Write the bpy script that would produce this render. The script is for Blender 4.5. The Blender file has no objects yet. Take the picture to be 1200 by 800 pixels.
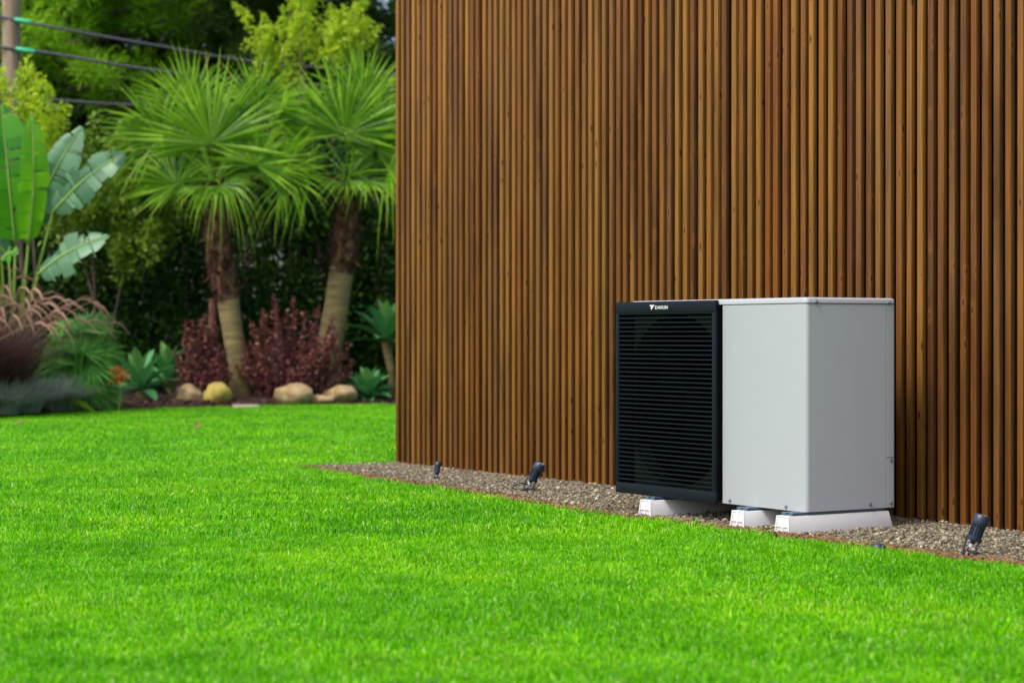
import bpy, bmesh, math, random
import numpy as np
from mathutils import Vector, Matrix, Euler, noise as mnoise

SC = bpy.context.scene
COL = SC.collection
R = math.radians
rng = np.random.default_rng(7)
random.seed(7)

# ------------------------------------------------------------------ camera, sky, sun, exposure
F = 2400.0 / 1200.0            # focal length in picture widths
CAM_H = 0.846
cam_d = bpy.data.cameras.new('camera'); cam = bpy.data.objects.new('camera', cam_d); COL.objects.link(cam)
cam_d.sensor_width = 36; cam_d.lens = 36 * F
cam.location = (0, 0, CAM_H); cam.rotation_euler = (R(90 - 0.19), 0, 0)
cam_d.clip_start = 0.1; cam_d.clip_end = 2000
cam_d.dof.use_dof = True; cam_d.dof.focus_distance = 9.0; cam_d.dof.aperture_fstop = 3.1
SC.camera = cam

SUN = Vector((-0.68, -0.64, 1.25)).normalized()
SUN_EL = math.asin(SUN.z); SUN_AZ = math.atan2(SUN.x, SUN.y)
w = bpy.data.worlds.new('World'); SC.world = w; w.use_nodes = True
nt = w.node_tree; nt.nodes.clear()
sky = nt.nodes.new('ShaderNodeTexSky'); sky.sky_type = 'NISHITA'; sky.sun_disc = False
sky.sun_elevation = SUN_EL; sky.sun_rotation = SUN_AZ
sky.air_density = 1.0; sky.dust_density = 4.0; sky.ozone_density = 1.0
bg = nt.nodes.new('ShaderNodeBackground'); bg.inputs['Strength'].default_value = 0.15
wo = nt.nodes.new('ShaderNodeOutputWorld')
nt.links.new(sky.outputs[0], bg.inputs[0]); nt.links.new(bg.outputs[0], wo.inputs[0])
sl = bpy.data.lights.new('sun', 'SUN'); sl.energy = 1.4; sl.angle = R(15); sl.color = (1.0, 0.95, 0.87)
so = bpy.data.objects.new('sun', sl); COL.objects.link(so)
so.rotation_euler = (-SUN).to_track_quat('-Z', 'Y').to_euler(); so.location = (-10, -3, 20)
vs = SC.view_settings
vs.view_transform = 'Standard'; vs.look = 'None'; vs.gamma = 1.0; vs.use_curve_mapping = False
vs.exposure = 0.85
SC.cycles.use_denoising = True
SC.cycles.max_bounces = 6; SC.cycles.transparent_max_bounces = 4
SC.cycles.sample_clamp_indirect = 8

# ------------------------------------------------------------------ helpers
def at(px, py, d):
    "a point seen at a place of the 1200x800 picture, d metres ahead"
    return Vector(((px - 600) * d / 2400, d, CAM_H - (py - 392) * d / 2400))

def tag(o, label=None, cat=None, group=None, kind=None):
    if label: o['label'] = label
    if cat: o['category'] = cat
    if group: o['group'] = group
    if kind: o['kind'] = kind
    return o

def empty(name, loc=(0, 0, 0), rz=0.0):
    o = bpy.data.objects.new(name, None); COL.objects.link(o)
    o.location = loc; o.rotation_euler = (0, 0, rz); o.empty_display_size = 0.1
    return o

def link(name, me, mat, parent=None, loc=None, rot=None):
    o = bpy.data.objects.new(name, me); COL.objects.link(o)
    if mat and not me.materials: me.materials.append(mat)
    if parent: o.parent = parent
    if loc is not None: o.location = loc
    if rot is not None: o.rotation_euler = rot
    return o

def smooth(me, on=True):
    me.polygons.foreach_set('use_smooth', [on] * len(me.polygons))

def arrays_mesh(name, V, Fc, tint=None, sm=False):
    "mesh from numpy arrays; all faces the same size"
    V = np.asarray(V, np.float32); Fc = np.asarray(Fc, np.int32)
    n, k = Fc.shape
    me = bpy.data.meshes.new(name)
    me.vertices.add(len(V)); me.vertices.foreach_set('co', V.ravel())
    me.loops.add(n * k); me.loops.foreach_set('vertex_index', Fc.ravel())
    me.polygons.add(n)
    me.polygons.foreach_set('loop_start', np.arange(0, n * k, k, dtype=np.int32))
    me.polygons.foreach_set('loop_total', np.full(n, k, np.int32))
    if sm: me.polygons.foreach_set('use_smooth', np.ones(n, bool))
    if tint is not None:
        a = me.attributes.new('tint', 'FLOAT', 'FACE'); a.data.foreach_set('value', np.asarray(tint, np.float32))
    me.update(calc_edges=True)
    return me

class MB:
    "collects shapes for one mesh"
    def __init__(s): s.v = []; s.f = []; s.t = []
    def add(s, vs, fs, t=0.5):
        b = len(s.v); s.v += [tuple(p) for p in vs]; s.f += [tuple(i + b for i in f) for f in fs]; s.t += [t] * len(fs)
    def box(s, x0, x1, y0, y1, z0, z1, t=0.5):
        s.add([(x0,y0,z0),(x1,y0,z0),(x1,y1,z0),(x0,y1,z0),(x0,y0,z1),(x1,y0,z1),(x1,y1,z1),(x0,y1,z1)],
              [(0,3,2,1),(4,5,6,7),(0,1,5,4),(1,2,6,5),(2,3,7,6),(3,0,4,7)], t)
    def tube(s, pts, rad, n=8, cap=True, t=0.5):
        pts = [Vector(p) for p in pts]
        rad = rad if hasattr(rad, '__len__') else [rad] * len(pts)
        rings = []; up = Vector((0.13, 0.21, 0.97))
        for i, p in enumerate(pts):
            d = (pts[min(i+1, len(pts)-1)] - pts[max(i-1, 0)]).normalized()
            if abs(d.dot(up)) > 0.95: up = Vector((1, 0.1, 0))
            a = d.cross(up).normalized(); b = a.cross(d).normalized()
            rings.append([p + (a * math.cos(2*math.pi*k/n) + b * math.sin(2*math.pi*k/n)) * rad[i] for k in range(n)])
        vs = [p for r in rings for p in r]; fs = []
        for i in range(len(pts) - 1):
            for k in range(n):
                fs.append((i*n+k, i*n+(k+1) % n, (i+1)*n+(k+1) % n, (i+1)*n+k))
        if cap:
            fs.append(tuple(range(n-1, -1, -1))); fs.append(tuple((len(pts)-1)*n + k for k in range(n)))
        s.add(vs, fs, t)
    def lathe(s, prof, n=20, M=None, t=0.5):
        vs = []; fs = []
        for r, z in prof:
            for k in range(n):
                p = Vector((r*math.cos(2*math.pi*k/n), r*math.sin(2*math.pi*k/n), z))
                vs.append(M @ p if M else p)
        m = len(prof)
        for i in range(m-1):
            for k in range(n): fs.append((i*n+k, i*n+(k+1) % n, (i+1)*n+(k+1) % n, (i+1)*n+k))
        fs.append(tuple(range(n-1, -1, -1))); fs.append(tuple((m-1)*n+k for k in range(n)))
        s.add(vs, fs, t)
    def extrude(s, prof, z0, z1, t=0.5):
        "closed 2D outline (x,y), counter-clockwise, raised from z0 to z1"
        n = len(prof)
        vs = [(x, y, z0) for x, y in prof] + [(x, y, z1) for x, y in prof]
        fs = [(i, (i+1) % n, n+(i+1) % n, n+i) for i in range(n)] + [tuple(range(n-1, -1, -1)), tuple(range(n, 2*n))]
        s.add(vs, fs, t)
    def mesh(s, name, sm=False, bevel=0.0, seg=2, auto=None):
        me = bpy.data.meshes.new(name); me.from_pydata(s.v, [], s.f)
        a = me.attributes.new('tint', 'FLOAT', 'FACE'); a.data.foreach_set('value', np.array(s.t, np.float32))
        if bevel:
            bm = bmesh.new(); bm.from_mesh(me)
            es = [e for e in bm.edges if len(e.link_faces) == 2 and e.calc_face_angle(0) > 0.6]
            bmesh.ops.bevel(bm, geom=es, offset=bevel, segments=seg, affect='EDGES', profile=0.5, clamp_overlap=True)
            bm.to_mesh(me); bm.free()
        if sm or bevel: smooth(me)
        if auto is not None or bevel:
            me.set_sharp_from_angle(angle=R(auto if auto else 35))
        me.update()
        return me
    def build(s, name, mat, parent=None, loc=None, rot=None, **k):
        return link(name, s.mesh(name, **k), mat, parent, loc, rot)

def unit(a): return a / np.maximum(np.linalg.norm(a, axis=-1, keepdims=True), 1e-9)
def diamonds(P, D, L, W, N=None, curl=0.0):
    "pointed leaves as quads: base, side, tip, side"
    n = len(P)
    if N is None: N = unit(rng.normal(size=(n, 3)))
    D = unit(D); S = unit(np.cross(D, N)); N = np.cross(S, D)
    L = np.broadcast_to(L, n)[:, None]; W = np.broadcast_to(W, n)[:, None]
    mid = P + D*L*0.45 + N*L*curl
    V = np.stack([P, mid - S*W*0.5, P + D*L, mid + S*W*0.5], 1).reshape(-1, 3)
    return V, np.arange(4*n).reshape(n, 4)
def sphere_pts(n): return unit(rng.normal(size=(n, 3)))

# ------------------------------------------------------------------ materials
MAT = {}
def newmat(name):
    m = bpy.data.materials.new(name); m.use_nodes = True; MAT[name] = m
    nt = m.node_tree; return m, nt, nt.nodes['Principled BSDF'], nt.nodes['Material Output']
def N(nt, t, **k):
    n = nt.nodes.new(t)
    for a, b in k.items(): setattr(n, a, b)
    return n
def ramp(nt, src, stops):
    r = N(nt, 'ShaderNodeValToRGB'); e = r.color_ramp.elements
    while len(e) > 1: e.remove(e[-1])
    e[0].position = stops[0][0]; e[0].color = (*stops[0][1], 1)
    for p, c in stops[1:]:
        x = e.new(p); x.color = (*c, 1)
    nt.links.new(src, r.inputs[0]); return r.outputs[0]
def mixc(nt, fac, a, b, mode='MIX'):
    m = N(nt, 'ShaderNodeMix', data_type='RGBA', blend_type=mode)
    if isinstance(fac, float): m.inputs[0].default_value = fac
    else: nt.links.new(fac, m.inputs[0])
    for s, i in ((a, 6), (b, 7)):
        if isinstance(s, tuple): m.inputs[i].default_value = (*s, 1)
        else: nt.links.new(s, m.inputs[i])
    return m.outputs[2]
def noise(nt, scale, detail=3, vec=None, rough=0.5):
    n = N(nt, 'ShaderNodeTexNoise'); n.inputs['Scale'].default_value = scale; n.inputs['Detail'].default_value = detail
    n.inputs['Roughness'].default_value = rough
    if vec: nt.links.new(vec, n.inputs['Vector'])
    return n.outputs['Fac']
def bump(nt, p, h, strength=0.3, dist=0.01):
    b = N(nt, 'ShaderNodeBump'); b.inputs['Strength'].default_value = strength; b.inputs['Distance'].default_value = dist
    nt.links.new(h, b.inputs['Height']); nt.links.new(b.outputs[0], p.inputs['Normal'])

def paint(name, col, rough=0.4, metal=0.0, spec=0.5, mottling=0.06, scale=30, bumps=0.0):
    m, nt, p, o = newmat(name)
    tc = N(nt, 'ShaderNodeTexCoord')
    n = noise(nt, scale, 4, tc.outputs['Object'])
    c = ramp(nt, n, [(0.25, tuple(x*(1-mottling) for x in col)), (0.75, tuple(min(1, x*(1+mottling)) for x in col))])
    nt.links.new(c, p.inputs['Base Color'])
    rr = N(nt, 'ShaderNodeMapRange'); nt.links.new(n, rr.inputs[0]); rr.inputs[3].default_value = rough*0.85; rr.inputs[4].default_value = min(1, rough*1.2)
    nt.links.new(rr.outputs[0], p.inputs['Roughness'])
    p.inputs['Metallic'].default_value = metal; p.inputs['Specular IOR Level'].default_value = spec
    if bumps: bump(nt, p, noise(nt, scale*12, 3, tc.outputs['Object']), bumps, 0.002)
    return m
def leafmat(name, a, b, trans=0.35, rough=0.45, spec=0.4, c=None, tcol=None):
    "leaf: colour runs from a to b by each leaf's own tint, a little light passes through"
    m, nt, p, o = newmat(name)
    at_ = N(nt, 'ShaderNodeAttribute', attribute_name='tint')
    col = ramp(nt, at_.outputs['Fac'], [(0.0, a), (0.85, b)] + ([(1.0, c)] if c else []))
    nt.links.new(col, p.inputs['Base Color'])
    p.inputs['Roughness'].default_value = rough; p.inputs['Specular IOR Level'].default_value = spec
    if trans:
        t = N(nt, 'ShaderNodeBsdfTranslucent')
        tc = mixc(nt, 0.5, col, tcol if tcol else tuple(min(1, x*1.5) for x in b)); nt.links.new(tc, t.inputs[0])
        mx = N(nt, 'ShaderNodeMixShader'); mx.inputs[0].default_value = trans
        nt.links.new(p.outputs[0], mx.inputs[1]); nt.links.new(t.outputs[0], mx.inputs[2]); nt.links.new(mx.outputs[0], o.inputs[0])
    return m

# oiled softwood slat: each slat its own tone, grain along z, knots
def wood_slat():
    m, nt, p, o = newmat('wood_slat')
    tc = N(nt, 'ShaderNodeTexCoord'); oi = N(nt, 'ShaderNodeObjectInfo')
    off = N(nt, 'ShaderNodeVectorMath', operation='SCALE'); off.inputs[0].default_value = (13.1, 7.7, 91.3); nt.links.new(oi.outputs['Random'], off.inputs['Scale'])
    ad = N(nt, 'ShaderNodeVectorMath', operation='ADD'); nt.links.new(tc.outputs['Object'], ad.inputs[0]); nt.links.new(off.outputs[0], ad.inputs[1])
    def mapped(sx, sy, sz):
        mp = N(nt, 'ShaderNodeMapping'); mp.inputs['Scale'].default_value = (sx, sy, sz); nt.links.new(ad.outputs[0], mp.inputs[0]); return mp.outputs[0]
    grain = noise(nt, 1.0, 5, mapped(160, 160, 2.2), 0.65)
    broad = noise(nt, 1.0, 3, mapped(9, 9, 0.9), 0.55)
    base = ramp(nt, oi.outputs['Random'], [(0.0, (0.100, 0.038, 0.011)), (0.16, (0.165, 0.066, 0.013)), (0.33, (0.20, 0.095, 0.020)), (0.5, (0.120, 0.053, 0.019)), (0.66, (0.235, 0.110, 0.022)), (0.83, (0.15, 0.054, 0.010)), (1.0, (0.215, 0.098, 0.018))])
    tone = ramp(nt, broad, [(0.28, (0.52, 0.45, 0.44)), (0.5, (1, 1, 1)), (0.75, (1.4, 1.28, 1.0))])
    c = mixc(nt, 1.0, base, tone, 'MULTIPLY')
    g = ramp(nt, grain, [(0.3, (0.5, 0.43, 0.36)), (0.55, (1, 1, 1)), (0.8, (1.25, 1.2, 1.08))])
    c = mixc(nt, 0.85, c, g, 'MULTIPLY')
    vo = N(nt, 'ShaderNodeTexVoronoi'); vo.inputs['Scale'].default_value = 1.0; nt.links.new(mapped(15, 15, 6.0), vo.inputs['Vector'])
    k = ramp(nt, vo.outputs['Distance'], [(0.0, (1, 1, 1)), (0.07, (0.9, 0.9, 0.9)), (0.14, (0, 0, 0))])
    c = mixc(nt, k, c, (0.06, 0.022, 0.008))
    halo = ramp(nt, vo.outputs['Distance'], [(0.12, (0.55, 0.55, 0.55)), (0.3, (0, 0, 0))])
    c2 = mixc(nt, halo, c, (0.21, 0.080, 0.014))
    c3 = mixc(nt, k, c2, (0.06, 0.022, 0.008))
    v2 = N(nt, 'ShaderNodeTexVoronoi'); v2.inputs['Scale'].default_value = 1.0; nt.links.new(mapped(34, 34, 15), v2.inputs['Vector'])
    sp_ = ramp(nt, v2.outputs['Distance'], [(0.05, (1, 1, 1)), (0.13, (0, 0, 0))])
    sel = ramp(nt, v2.outputs['Color'], [(0.62, (0, 0, 0)), (0.66, (0.8, 0.8, 0.8))])
    c3 = mixc(nt, mixc(nt, 1.0, sp_, sel, 'MULTIPLY'), c3, (0.05, 0.019, 0.007))
    nt.links.new(c3, p.inputs['Base Color'])
    p.inputs['Roughness'].default_value = 0.6; p.inputs['Specular IOR Level'].default_value = 0.2
    bump(nt, p, grain, 0.25, 0.002)
wood_slat()
paint('membrane', (0.006, 0.005, 0.004), 0.9, spec=0.0, mottling=0.3)
paint('unit_white', (0.36, 0.378, 0.412), 0.38, mottling=0.012, scale=8, bumps=0.03)
paint('unit_inner', (0.05, 0.055, 0.058), 0.6)
paint('unit_plate', (0.017, 0.023, 0.015), 0.8, spec=0.0)  # plate darkened: shade behind the louvres put into its colour
paint('black_plastic', (0.0050, 0.0085, 0.0135), 0.5, spec=0.16, mottling=0.15, bumps=0.05)
paint('cavity', (0.003, 0.003, 0.003), 0.9, spec=0.0)  # near-black fan and chamber: the shade inside is put into the colour
paint('lettering', (0.8, 0.8, 0.8), 0.4)
paint('screw', (0.30, 0.38, 0.48), 0.3, 0.9)
paint('foot_white', (0.62, 0.62, 0.63), 0.5, mottling=0.03, scale=60, bumps=0.05)
paint('rail_steel', (0.16, 0.24, 0.33), 0.35, 0.8)
paint('lamp_black', (0.018, 0.028, 0.052), 0.38, mottling=0.2, scale=120)
paint('lamp_pale', (0.5, 0.5, 0.5), 0.4)
paint('cable_black', (0.012, 0.012, 0.014), 0.5)
paint('cable_grey', (0.06, 0.06, 0.075), 0.5)
paint('sleeve_green', (0.02, 0.42, 0.20), 0.45)
paint('roofing', (0.05, 0.05, 0.05), 0.7)

def ground_mat(name, stops, scale, detail=5, rough=0.95, b=0.5, bd=0.02):
    m, nt, p, o = newmat(name)
    g = N(nt, 'ShaderNodeNewGeometry')
    n = noise(nt, scale, detail, g.outputs['Position'], 0.6)
    nt.links.new(ramp(nt, n, stops), p.inputs['Base Color'])
    p.inputs['Roughness'].default_value = rough; p.inputs['Specular IOR Level'].default_value = 0.2
    bump(nt, p, n, b, bd)
    return m
ground_mat('ground_far', [(0.3, (0.035, 0.05, 0.015)), (0.7, (0.06, 0.07, 0.025))], 3)
ground_mat('turf', [(0.3, (0.07, 0.24, 0.006)), (0.7, (0.12, 0.38, 0.01))], 60)
ground_mat('mulch_soil', [(0.3, (0.012, 0.006, 0.005)), (0.7, (0.04, 0.018, 0.013))], 25)
ground_mat('gravel_bed', [(0.3, (0.06, 0.045, 0.03)), (0.7, (0.17, 0.135, 0.10))], 120)
ground_mat('edge_soil', [(0.25, (0.09, 0.04, 0.02)), (0.5, (0.22, 0.115, 0.055)), (0.75, (0.32, 0.20, 0.11))], 70, b=0.8)

def varmat(name, stops, rough=0.85, ntscale=60, var=0.25, spec=0.3):
    "each scattered piece its own tone"
    m, nt, p, o = newmat(name)
    oi = N(nt, 'ShaderNodeObjectInfo'); tc = N(nt, 'ShaderNodeTexCoord')
    c = ramp(nt, oi.outputs['Random'], stops)
    n = noise(nt, ntscale, 4, tc.outputs['Object'])
    c = mixc(nt, 1.0, c, ramp(nt, n, [(0.3, (1-var,)*3), (0.7, (1+var,)*3)]), 'MULTIPLY')
    nt.links.new(c, p.inputs['Base Color']); p.inputs['Roughness'].default_value = rough; p.inputs['Specular IOR Level'].default_value = spec
    return m
varmat('pebble', [(0.0, (0.06, 0.047, 0.030)), (0.3, (0.155, 0.128, 0.082)), (0.55, (0.225, 0.19, 0.125)), (0.75, (0.12, 0.11, 0.088)), (0.9, (0.29, 0.245, 0.165)), (0.985, (0.36, 0.32, 0.23)), (1.0, (0.70, 0.66, 0.60))])
varmat('bark_chip', [(0.0, (0.02, 0.009, 0.008)), (0.5, (0.06, 0.027, 0.02)), (1.0, (0.12, 0.06, 0.045))])
varmat('earth_clod', [(0.0, (0.06, 0.032, 0.016)), (0.5, (0.16, 0.092, 0.042)), (1.0, (0.26, 0.165, 0.085))])

def grass_mat():
    m, nt, p, o = newmat('grass_blade')
    at_ = N(nt, 'ShaderNodeAttribute', attribute_name='tint'); oi = N(nt, 'ShaderNodeObjectInfo'); g = N(nt, 'ShaderNodeNewGeometry')
    big = noise(nt, 0.9, 3, oi.outputs['Location'])
    col = ramp(nt, at_.outputs['Fac'], [(0.0, (0.04, 0.25, 0.001)), (0.45, (0.14, 0.54, 0.001)), (0.86, (0.29, 0.70, 0.002)), (0.93, (0.42, 0.70, 0.12)), (0.98, (0.62, 0.76, 0.42)), (1.0, (0.58, 0.48, 0.18))])  # the palest stops paint whitish glints of light into single blades
    v = ramp(nt, big, [(0.3, (0.72, 0.84, 0.9)), (0.5, (1, 1, 1)), (0.7, (1.4, 1.12, 1.0))])
    col = mixc(nt, 1.0, col, v, 'MULTIPLY')
    col = mixc(nt, 1.0, col, ramp(nt, noise(nt, 4.5, 3, oi.outputs['Location']), [(0.3, (0.66, 0.76, 0.8)), (0.5, (1, 1, 1)), (0.7, (1.25, 1.1, 1.0))]), 'MULTIPLY')
    rv = ramp(nt, oi.outputs['Random'], [(0, (0.85, 0.88, 0.9)), (1, (1.15, 1.1, 1.0))])
    col = mixc(nt, 1.0, col, rv, 'MULTIPLY')
    nt.links.new(col, p.inputs['Base Color']); p.inputs['Roughness'].default_value = 0.4; p.inputs['Specular IOR Level'].default_value = 0.14
    t = N(nt, 'ShaderNodeBsdfTranslucent'); nt.links.new(col, t.inputs[0])
    mx = N(nt, 'ShaderNodeMixShader'); mx.inputs[0].default_value = 0.45
    nt.links.new(p.outputs[0], mx.inputs[1]); nt.links.new(t.outputs[0], mx.inputs[2]); nt.links.new(mx.outputs[0], o.inputs[0])
grass_mat()
leafmat('hedge_leaf', (0.004, 0.016, 0.002), (0.018, 0.058, 0.006), 0.15, spec=0.08, c=(0.05, 0.11, 0.01))  # shade of the tree canopy is put into this dark leaf colour
leafmat('lime_leaf', (0.18, 0.36, 0.012), (0.48, 0.62, 0.025), 0.5, c=(0.6, 0.55, 0.06))
leafmat('olive_leaf', (0.07, 0.16, 0.01), (0.18, 0.30, 0.015), 0.35)
leafmat('pine_needle', (0.008, 0.024, 0.005), (0.04, 0.095, 0.010), 0.2, spec=0.12, c=(0.09, 0.18, 0.015))
leafmat('pine_needle_light', (0.05, 0.15, 0.008), (0.24, 0.48, 0.015), 0.4, spec=0.15, c=(0.36, 0.60, 0.02))  # paler copy of pine_needle: sunlight on the tufts put into the colour
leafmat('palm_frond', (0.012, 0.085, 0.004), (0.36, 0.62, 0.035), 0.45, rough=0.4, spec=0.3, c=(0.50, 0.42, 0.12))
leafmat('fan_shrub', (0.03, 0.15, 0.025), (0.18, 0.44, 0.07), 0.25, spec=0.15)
leafmat('big_leaf', (0.03, 0.19, 0.015), (0.10, 0.38, 0.02), 0.5, rough=0.35, spec=0.4, tcol=(0.12, 0.50, 0.01))
leafmat('big_leaf_pale', (0.035, 0.125, 0.055), (0.12, 0.27, 0.14), 0.25, rough=0.42, spec=0.4)
leafmat('big_leaf_bright', (0.12, 0.38, 0.012), (0.22, 0.54, 0.015), 0.5, rough=0.4, spec=0.35)
leafmat('midrib', (0.25, 0.38, 0.08), (0.32, 0.45, 0.12), 0.15)
leafmat('agave_leaf', (0.032, 0.15, 0.048), (0.08, 0.27, 0.085), 0.15, rough=0.5, spec=0.2, c=(0.16, 0.34, 0.08))
leafmat('barberry_leaf', (0.045, 0.013, 0.016), (0.23, 0.06, 0.058), 0.3, c=(0.52, 0.24, 0.13))
leafmat('plume', (0.17, 0.085, 0.065), (0.42, 0.26, 0.18), 0.3, rough=0.8)
leafmat('purple_blade', (0.035, 0.016, 0.018), (0.15, 0.07, 0.07), 0.25, c=(0.25, 0.17, 0.12))
leafmat('fescue_blade', (0.20, 0.24, 0.19), (0.42, 0.46, 0.38), 0.3)
leafmat('petal', (0.75, 0.09, 0.02), (0.9, 0.16, 0.04), 0.3)
leafmat('dry_leaf', (0.24, 0.15, 0.06), (0.34, 0.22, 0.09), 0.2, rough=0.7)
def bark(name, stops, sx, sz, rough=0.9, b=0.6):
    m, nt, p, o = newmat(name)
    tc = N(nt, 'ShaderNodeTexCoord'); mp = N(nt, 'ShaderNodeMapping'); mp.inputs['Scale'].default_value = (sx, sx, sz); nt.links.new(tc.outputs['Object'], mp.inputs[0])
    n = noise(nt, 1, 6, mp.outputs[0], 0.65); nt.links.new(ramp(nt, n, stops), p.inputs['Base Color'])
    p.inputs['Roughness'].default_value = rough; bump(nt, p, n, b, 0.03)
bark('palm_bark', [(0.3, (0.09, 0.065, 0.025)), (0.5, (0.19, 0.145, 0.058)), (0.7, (0.27, 0.21, 0.09))], 3, 22)
bark('palm_fibre', [(0.3, (0.018, 0.007, 0.004)), (0.52, (0.085, 0.03, 0.014)), (0.74, (0.26, 0.14, 0.08))], 14, 7)
bark('pine_bark', [(0.3, (0.03, 0.02, 0.016)), (0.7, (0.12, 0.08, 0.06))], 10, 3)
bark('pole_wood', [(0.3, (0.16, 0.11, 0.07)), (0.7, (0.34, 0.26, 0.18))], 22, 1.5, b=0.3)
bark('rock', [(0.3, (0.16, 0.10, 0.04)), (0.5, (0.30, 0.21, 0.10)), (0.7, (0.42, 0.32, 0.18))], 7, 7, b=0.4)
bark('rock_moss', [(0.3, (0.22, 0.15, 0.05)), (0.5, (0.33, 0.26, 0.05)), (0.7, (0.38, 0.33, 0.06))], 9, 9, b=0.4)
bark('slab_stone', [(0.3, (0.35, 0.27, 0.20)), (0.7, (0.55, 0.45, 0.36))], 9, 9, b=0.2)

# ------------------------------------------------------------------ scatter (real instances, for uncountable stuff)
def scatter(name, pts, rots, scl, idx, protos, label, cat, kindstuff=True, parent=None):
    c = bpy.data.collections.new(name + '_pieces')
    for i, me in enumerate(protos):
        c.objects.link(bpy.data.objects.new('%s_piece_%03d' % (name, i), me))
    me = bpy.data.meshes.new(name); n = len(pts)
    me.vertices.add(n); me.vertices.foreach_set('co', np.asarray(pts, np.float32).ravel())
    a = me.attributes.new('rot', 'FLOAT_VECTOR', 'POINT'); a.data.foreach_set('vector', np.asarray(rots, np.float32).ravel())
    a = me.attributes.new('scl', 'FLOAT_VECTOR', 'POINT'); a.data.foreach_set('vector', np.asarray(scl, np.float32).ravel())
    a = me.attributes.new('idx', 'INT', 'POINT'); a.data.foreach_set('value', np.asarray(idx, np.int32))
    o = bpy.data.objects.new(name, me); COL.objects.link(o)
    g = bpy.data.node_groups.new(name + '_scatter', 'GeometryNodeTree')
    g.interface.new_socket('Geometry', in_out='INPUT', socket_type='NodeSocketGeometry')
    g.interface.new_socket('Geometry', in_out='OUTPUT', socket_type='NodeSocketGeometry')
    gi = g.nodes.new('NodeGroupInput'); go = g.nodes.new('NodeGroupOutput')
    ci = g.nodes.new('GeometryNodeCollectionInfo'); ci.inputs['Collection'].default_value = c
    ci.inputs['Separate Children'].default_value = True; ci.inputs['Reset Children'].default_value = True
    ip = g.nodes.new('GeometryNodeInstanceOnPoints'); ip.inputs['Pick Instance'].default_value = True
    def na(nm, t):
        x = g.nodes.new('GeometryNodeInputNamedAttribute'); x.data_type = t; x.inputs['Name'].default_value = nm; return x.outputs['Attribute']
    er = g.nodes.new('FunctionNodeEulerToRotation')
    g.links.new(na('rot', 'FLOAT_VECTOR'), er.inputs[0]); g.links.new(er.outputs[0], ip.inputs['Rotation'])
    g.links.new(na('scl', 'FLOAT_VECTOR'), ip.inputs['Scale']); g.links.new(na('idx', 'INT'), ip.inputs['Instance Index'])
    g.links.new(gi.outputs[0], ip.inputs['Points']); g.links.new(ci.outputs[0], ip.inputs['Instance']); g.links.new(ip.outputs[0], go.inputs[0])
    o.modifiers.new('scatter', 'NODES').node_group = g
    tag(o, label, cat, kind='stuff')
    if parent: o.parent = parent
    return o

# ------------------------------------------------------------------ the plan of the place
TH = R(32)                                     # the long wall runs away to the left at this angle
O2 = np.array([-0.752, 13.2706])               # far corner of the slatted wall on the ground
EX = np.array([math.sin(TH), -math.cos(TH)]); EY = np.array([math.cos(TH), math.sin(TH)])
WALL_RZ = TH - math.pi/2
def wl(x, y, z=0.0):                            # wall coordinates: x along the wall, y into the building
    p = O2 + EX*x + EY*y; return Vector((p[0], p[1], z))
EDGE = [(-0.02, -0.64), (0.68, -0.72), (1.44, -0.775), (2.12, -0.82), (2.76, -0.875), (3.42, -0.955), (3.93, -1.0), (4.4, -0.98), (4.93, -0.945), (5.27, -0.925), (6.35, -0.905), (8.0, -0.90), (9.5, -0.90)]
def edge_y(x): return np.interp(x, [e[0] for e in EDGE], [e[1] for e in EDGE])
BED = [(-14, 12.5), (-9, 16.2), (-6.6, 18.9), (-5.08, 20.3), (-4.85, 21.5), (-4.4, 22.4), (-3.9, 23.1), (-2.9, 23.75), (-1.8, 24.1), (-0.6, 24.3), (2, 24.5), (8, 24.6)]
def bed_y(x): return np.interp(x, [e[0] for e in BED], [e[1] for e in BED])

# ground to the horizon, turf, planting bed, gravel
m = MB(); m.add([(-300, -60, -0.05), (300, -60, -0.05), (300, 600, -0.05), (-300, 600, -0.05)], [(0, 1, 2, 3)])
tag(m.build('ground', MAT['ground_far']), 'dark grassy ground stretching away beyond the garden', 'ground', kind='structure')
xs = np.linspace(-14, 8, 60); V = []
for x in xs: V += [(x, -4, 0.0), (x, float(bed_y(x)), 0.0)]
lawn = link('lawn', arrays_mesh('lawn', V, [(2*i, 2*i+2, 2*i+3, 2*i+1) for i in range(59)]), MAT['turf'])
tag(lawn, 'soil and thatch of the bright green mown lawn', 'lawn', kind='structure')
V = []
for x in xs: V += [(x, float(bed_y(x)) - 0.02, 0.02), (x, float(bed_y(x)) + 0.25, 0.07), (x, 34, 0.12)]
Fc = []
for i in range(59): Fc += [(3*i, 3*i+3, 3*i+4, 3*i+1), (3*i+1, 3*i+4, 3*i+5, 3*i+2)]
tag(link('planting_bed', arrays_mesh('planting_bed', V, Fc), MAT['mulch_soil']), 'dark mulched planting bed along the far edge of the lawn', 'bed', kind='structure')
gx = np.linspace(-0.02, 9.5, 80); V = []
for x in gx: V += [tuple(wl(x, float(edge_y(x)), 0.008)), tuple(wl(x, 0.2, 0.014))]
tag(link('gravel_strip', arrays_mesh('gravel_strip', V, [(2*i, 2*i+2, 2*i+3, 2*i+1) for i in range(79)]), MAT['gravel_bed']), 'strip of brown gravel between lawn and timber wall', 'gravel', kind='structure')

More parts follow.
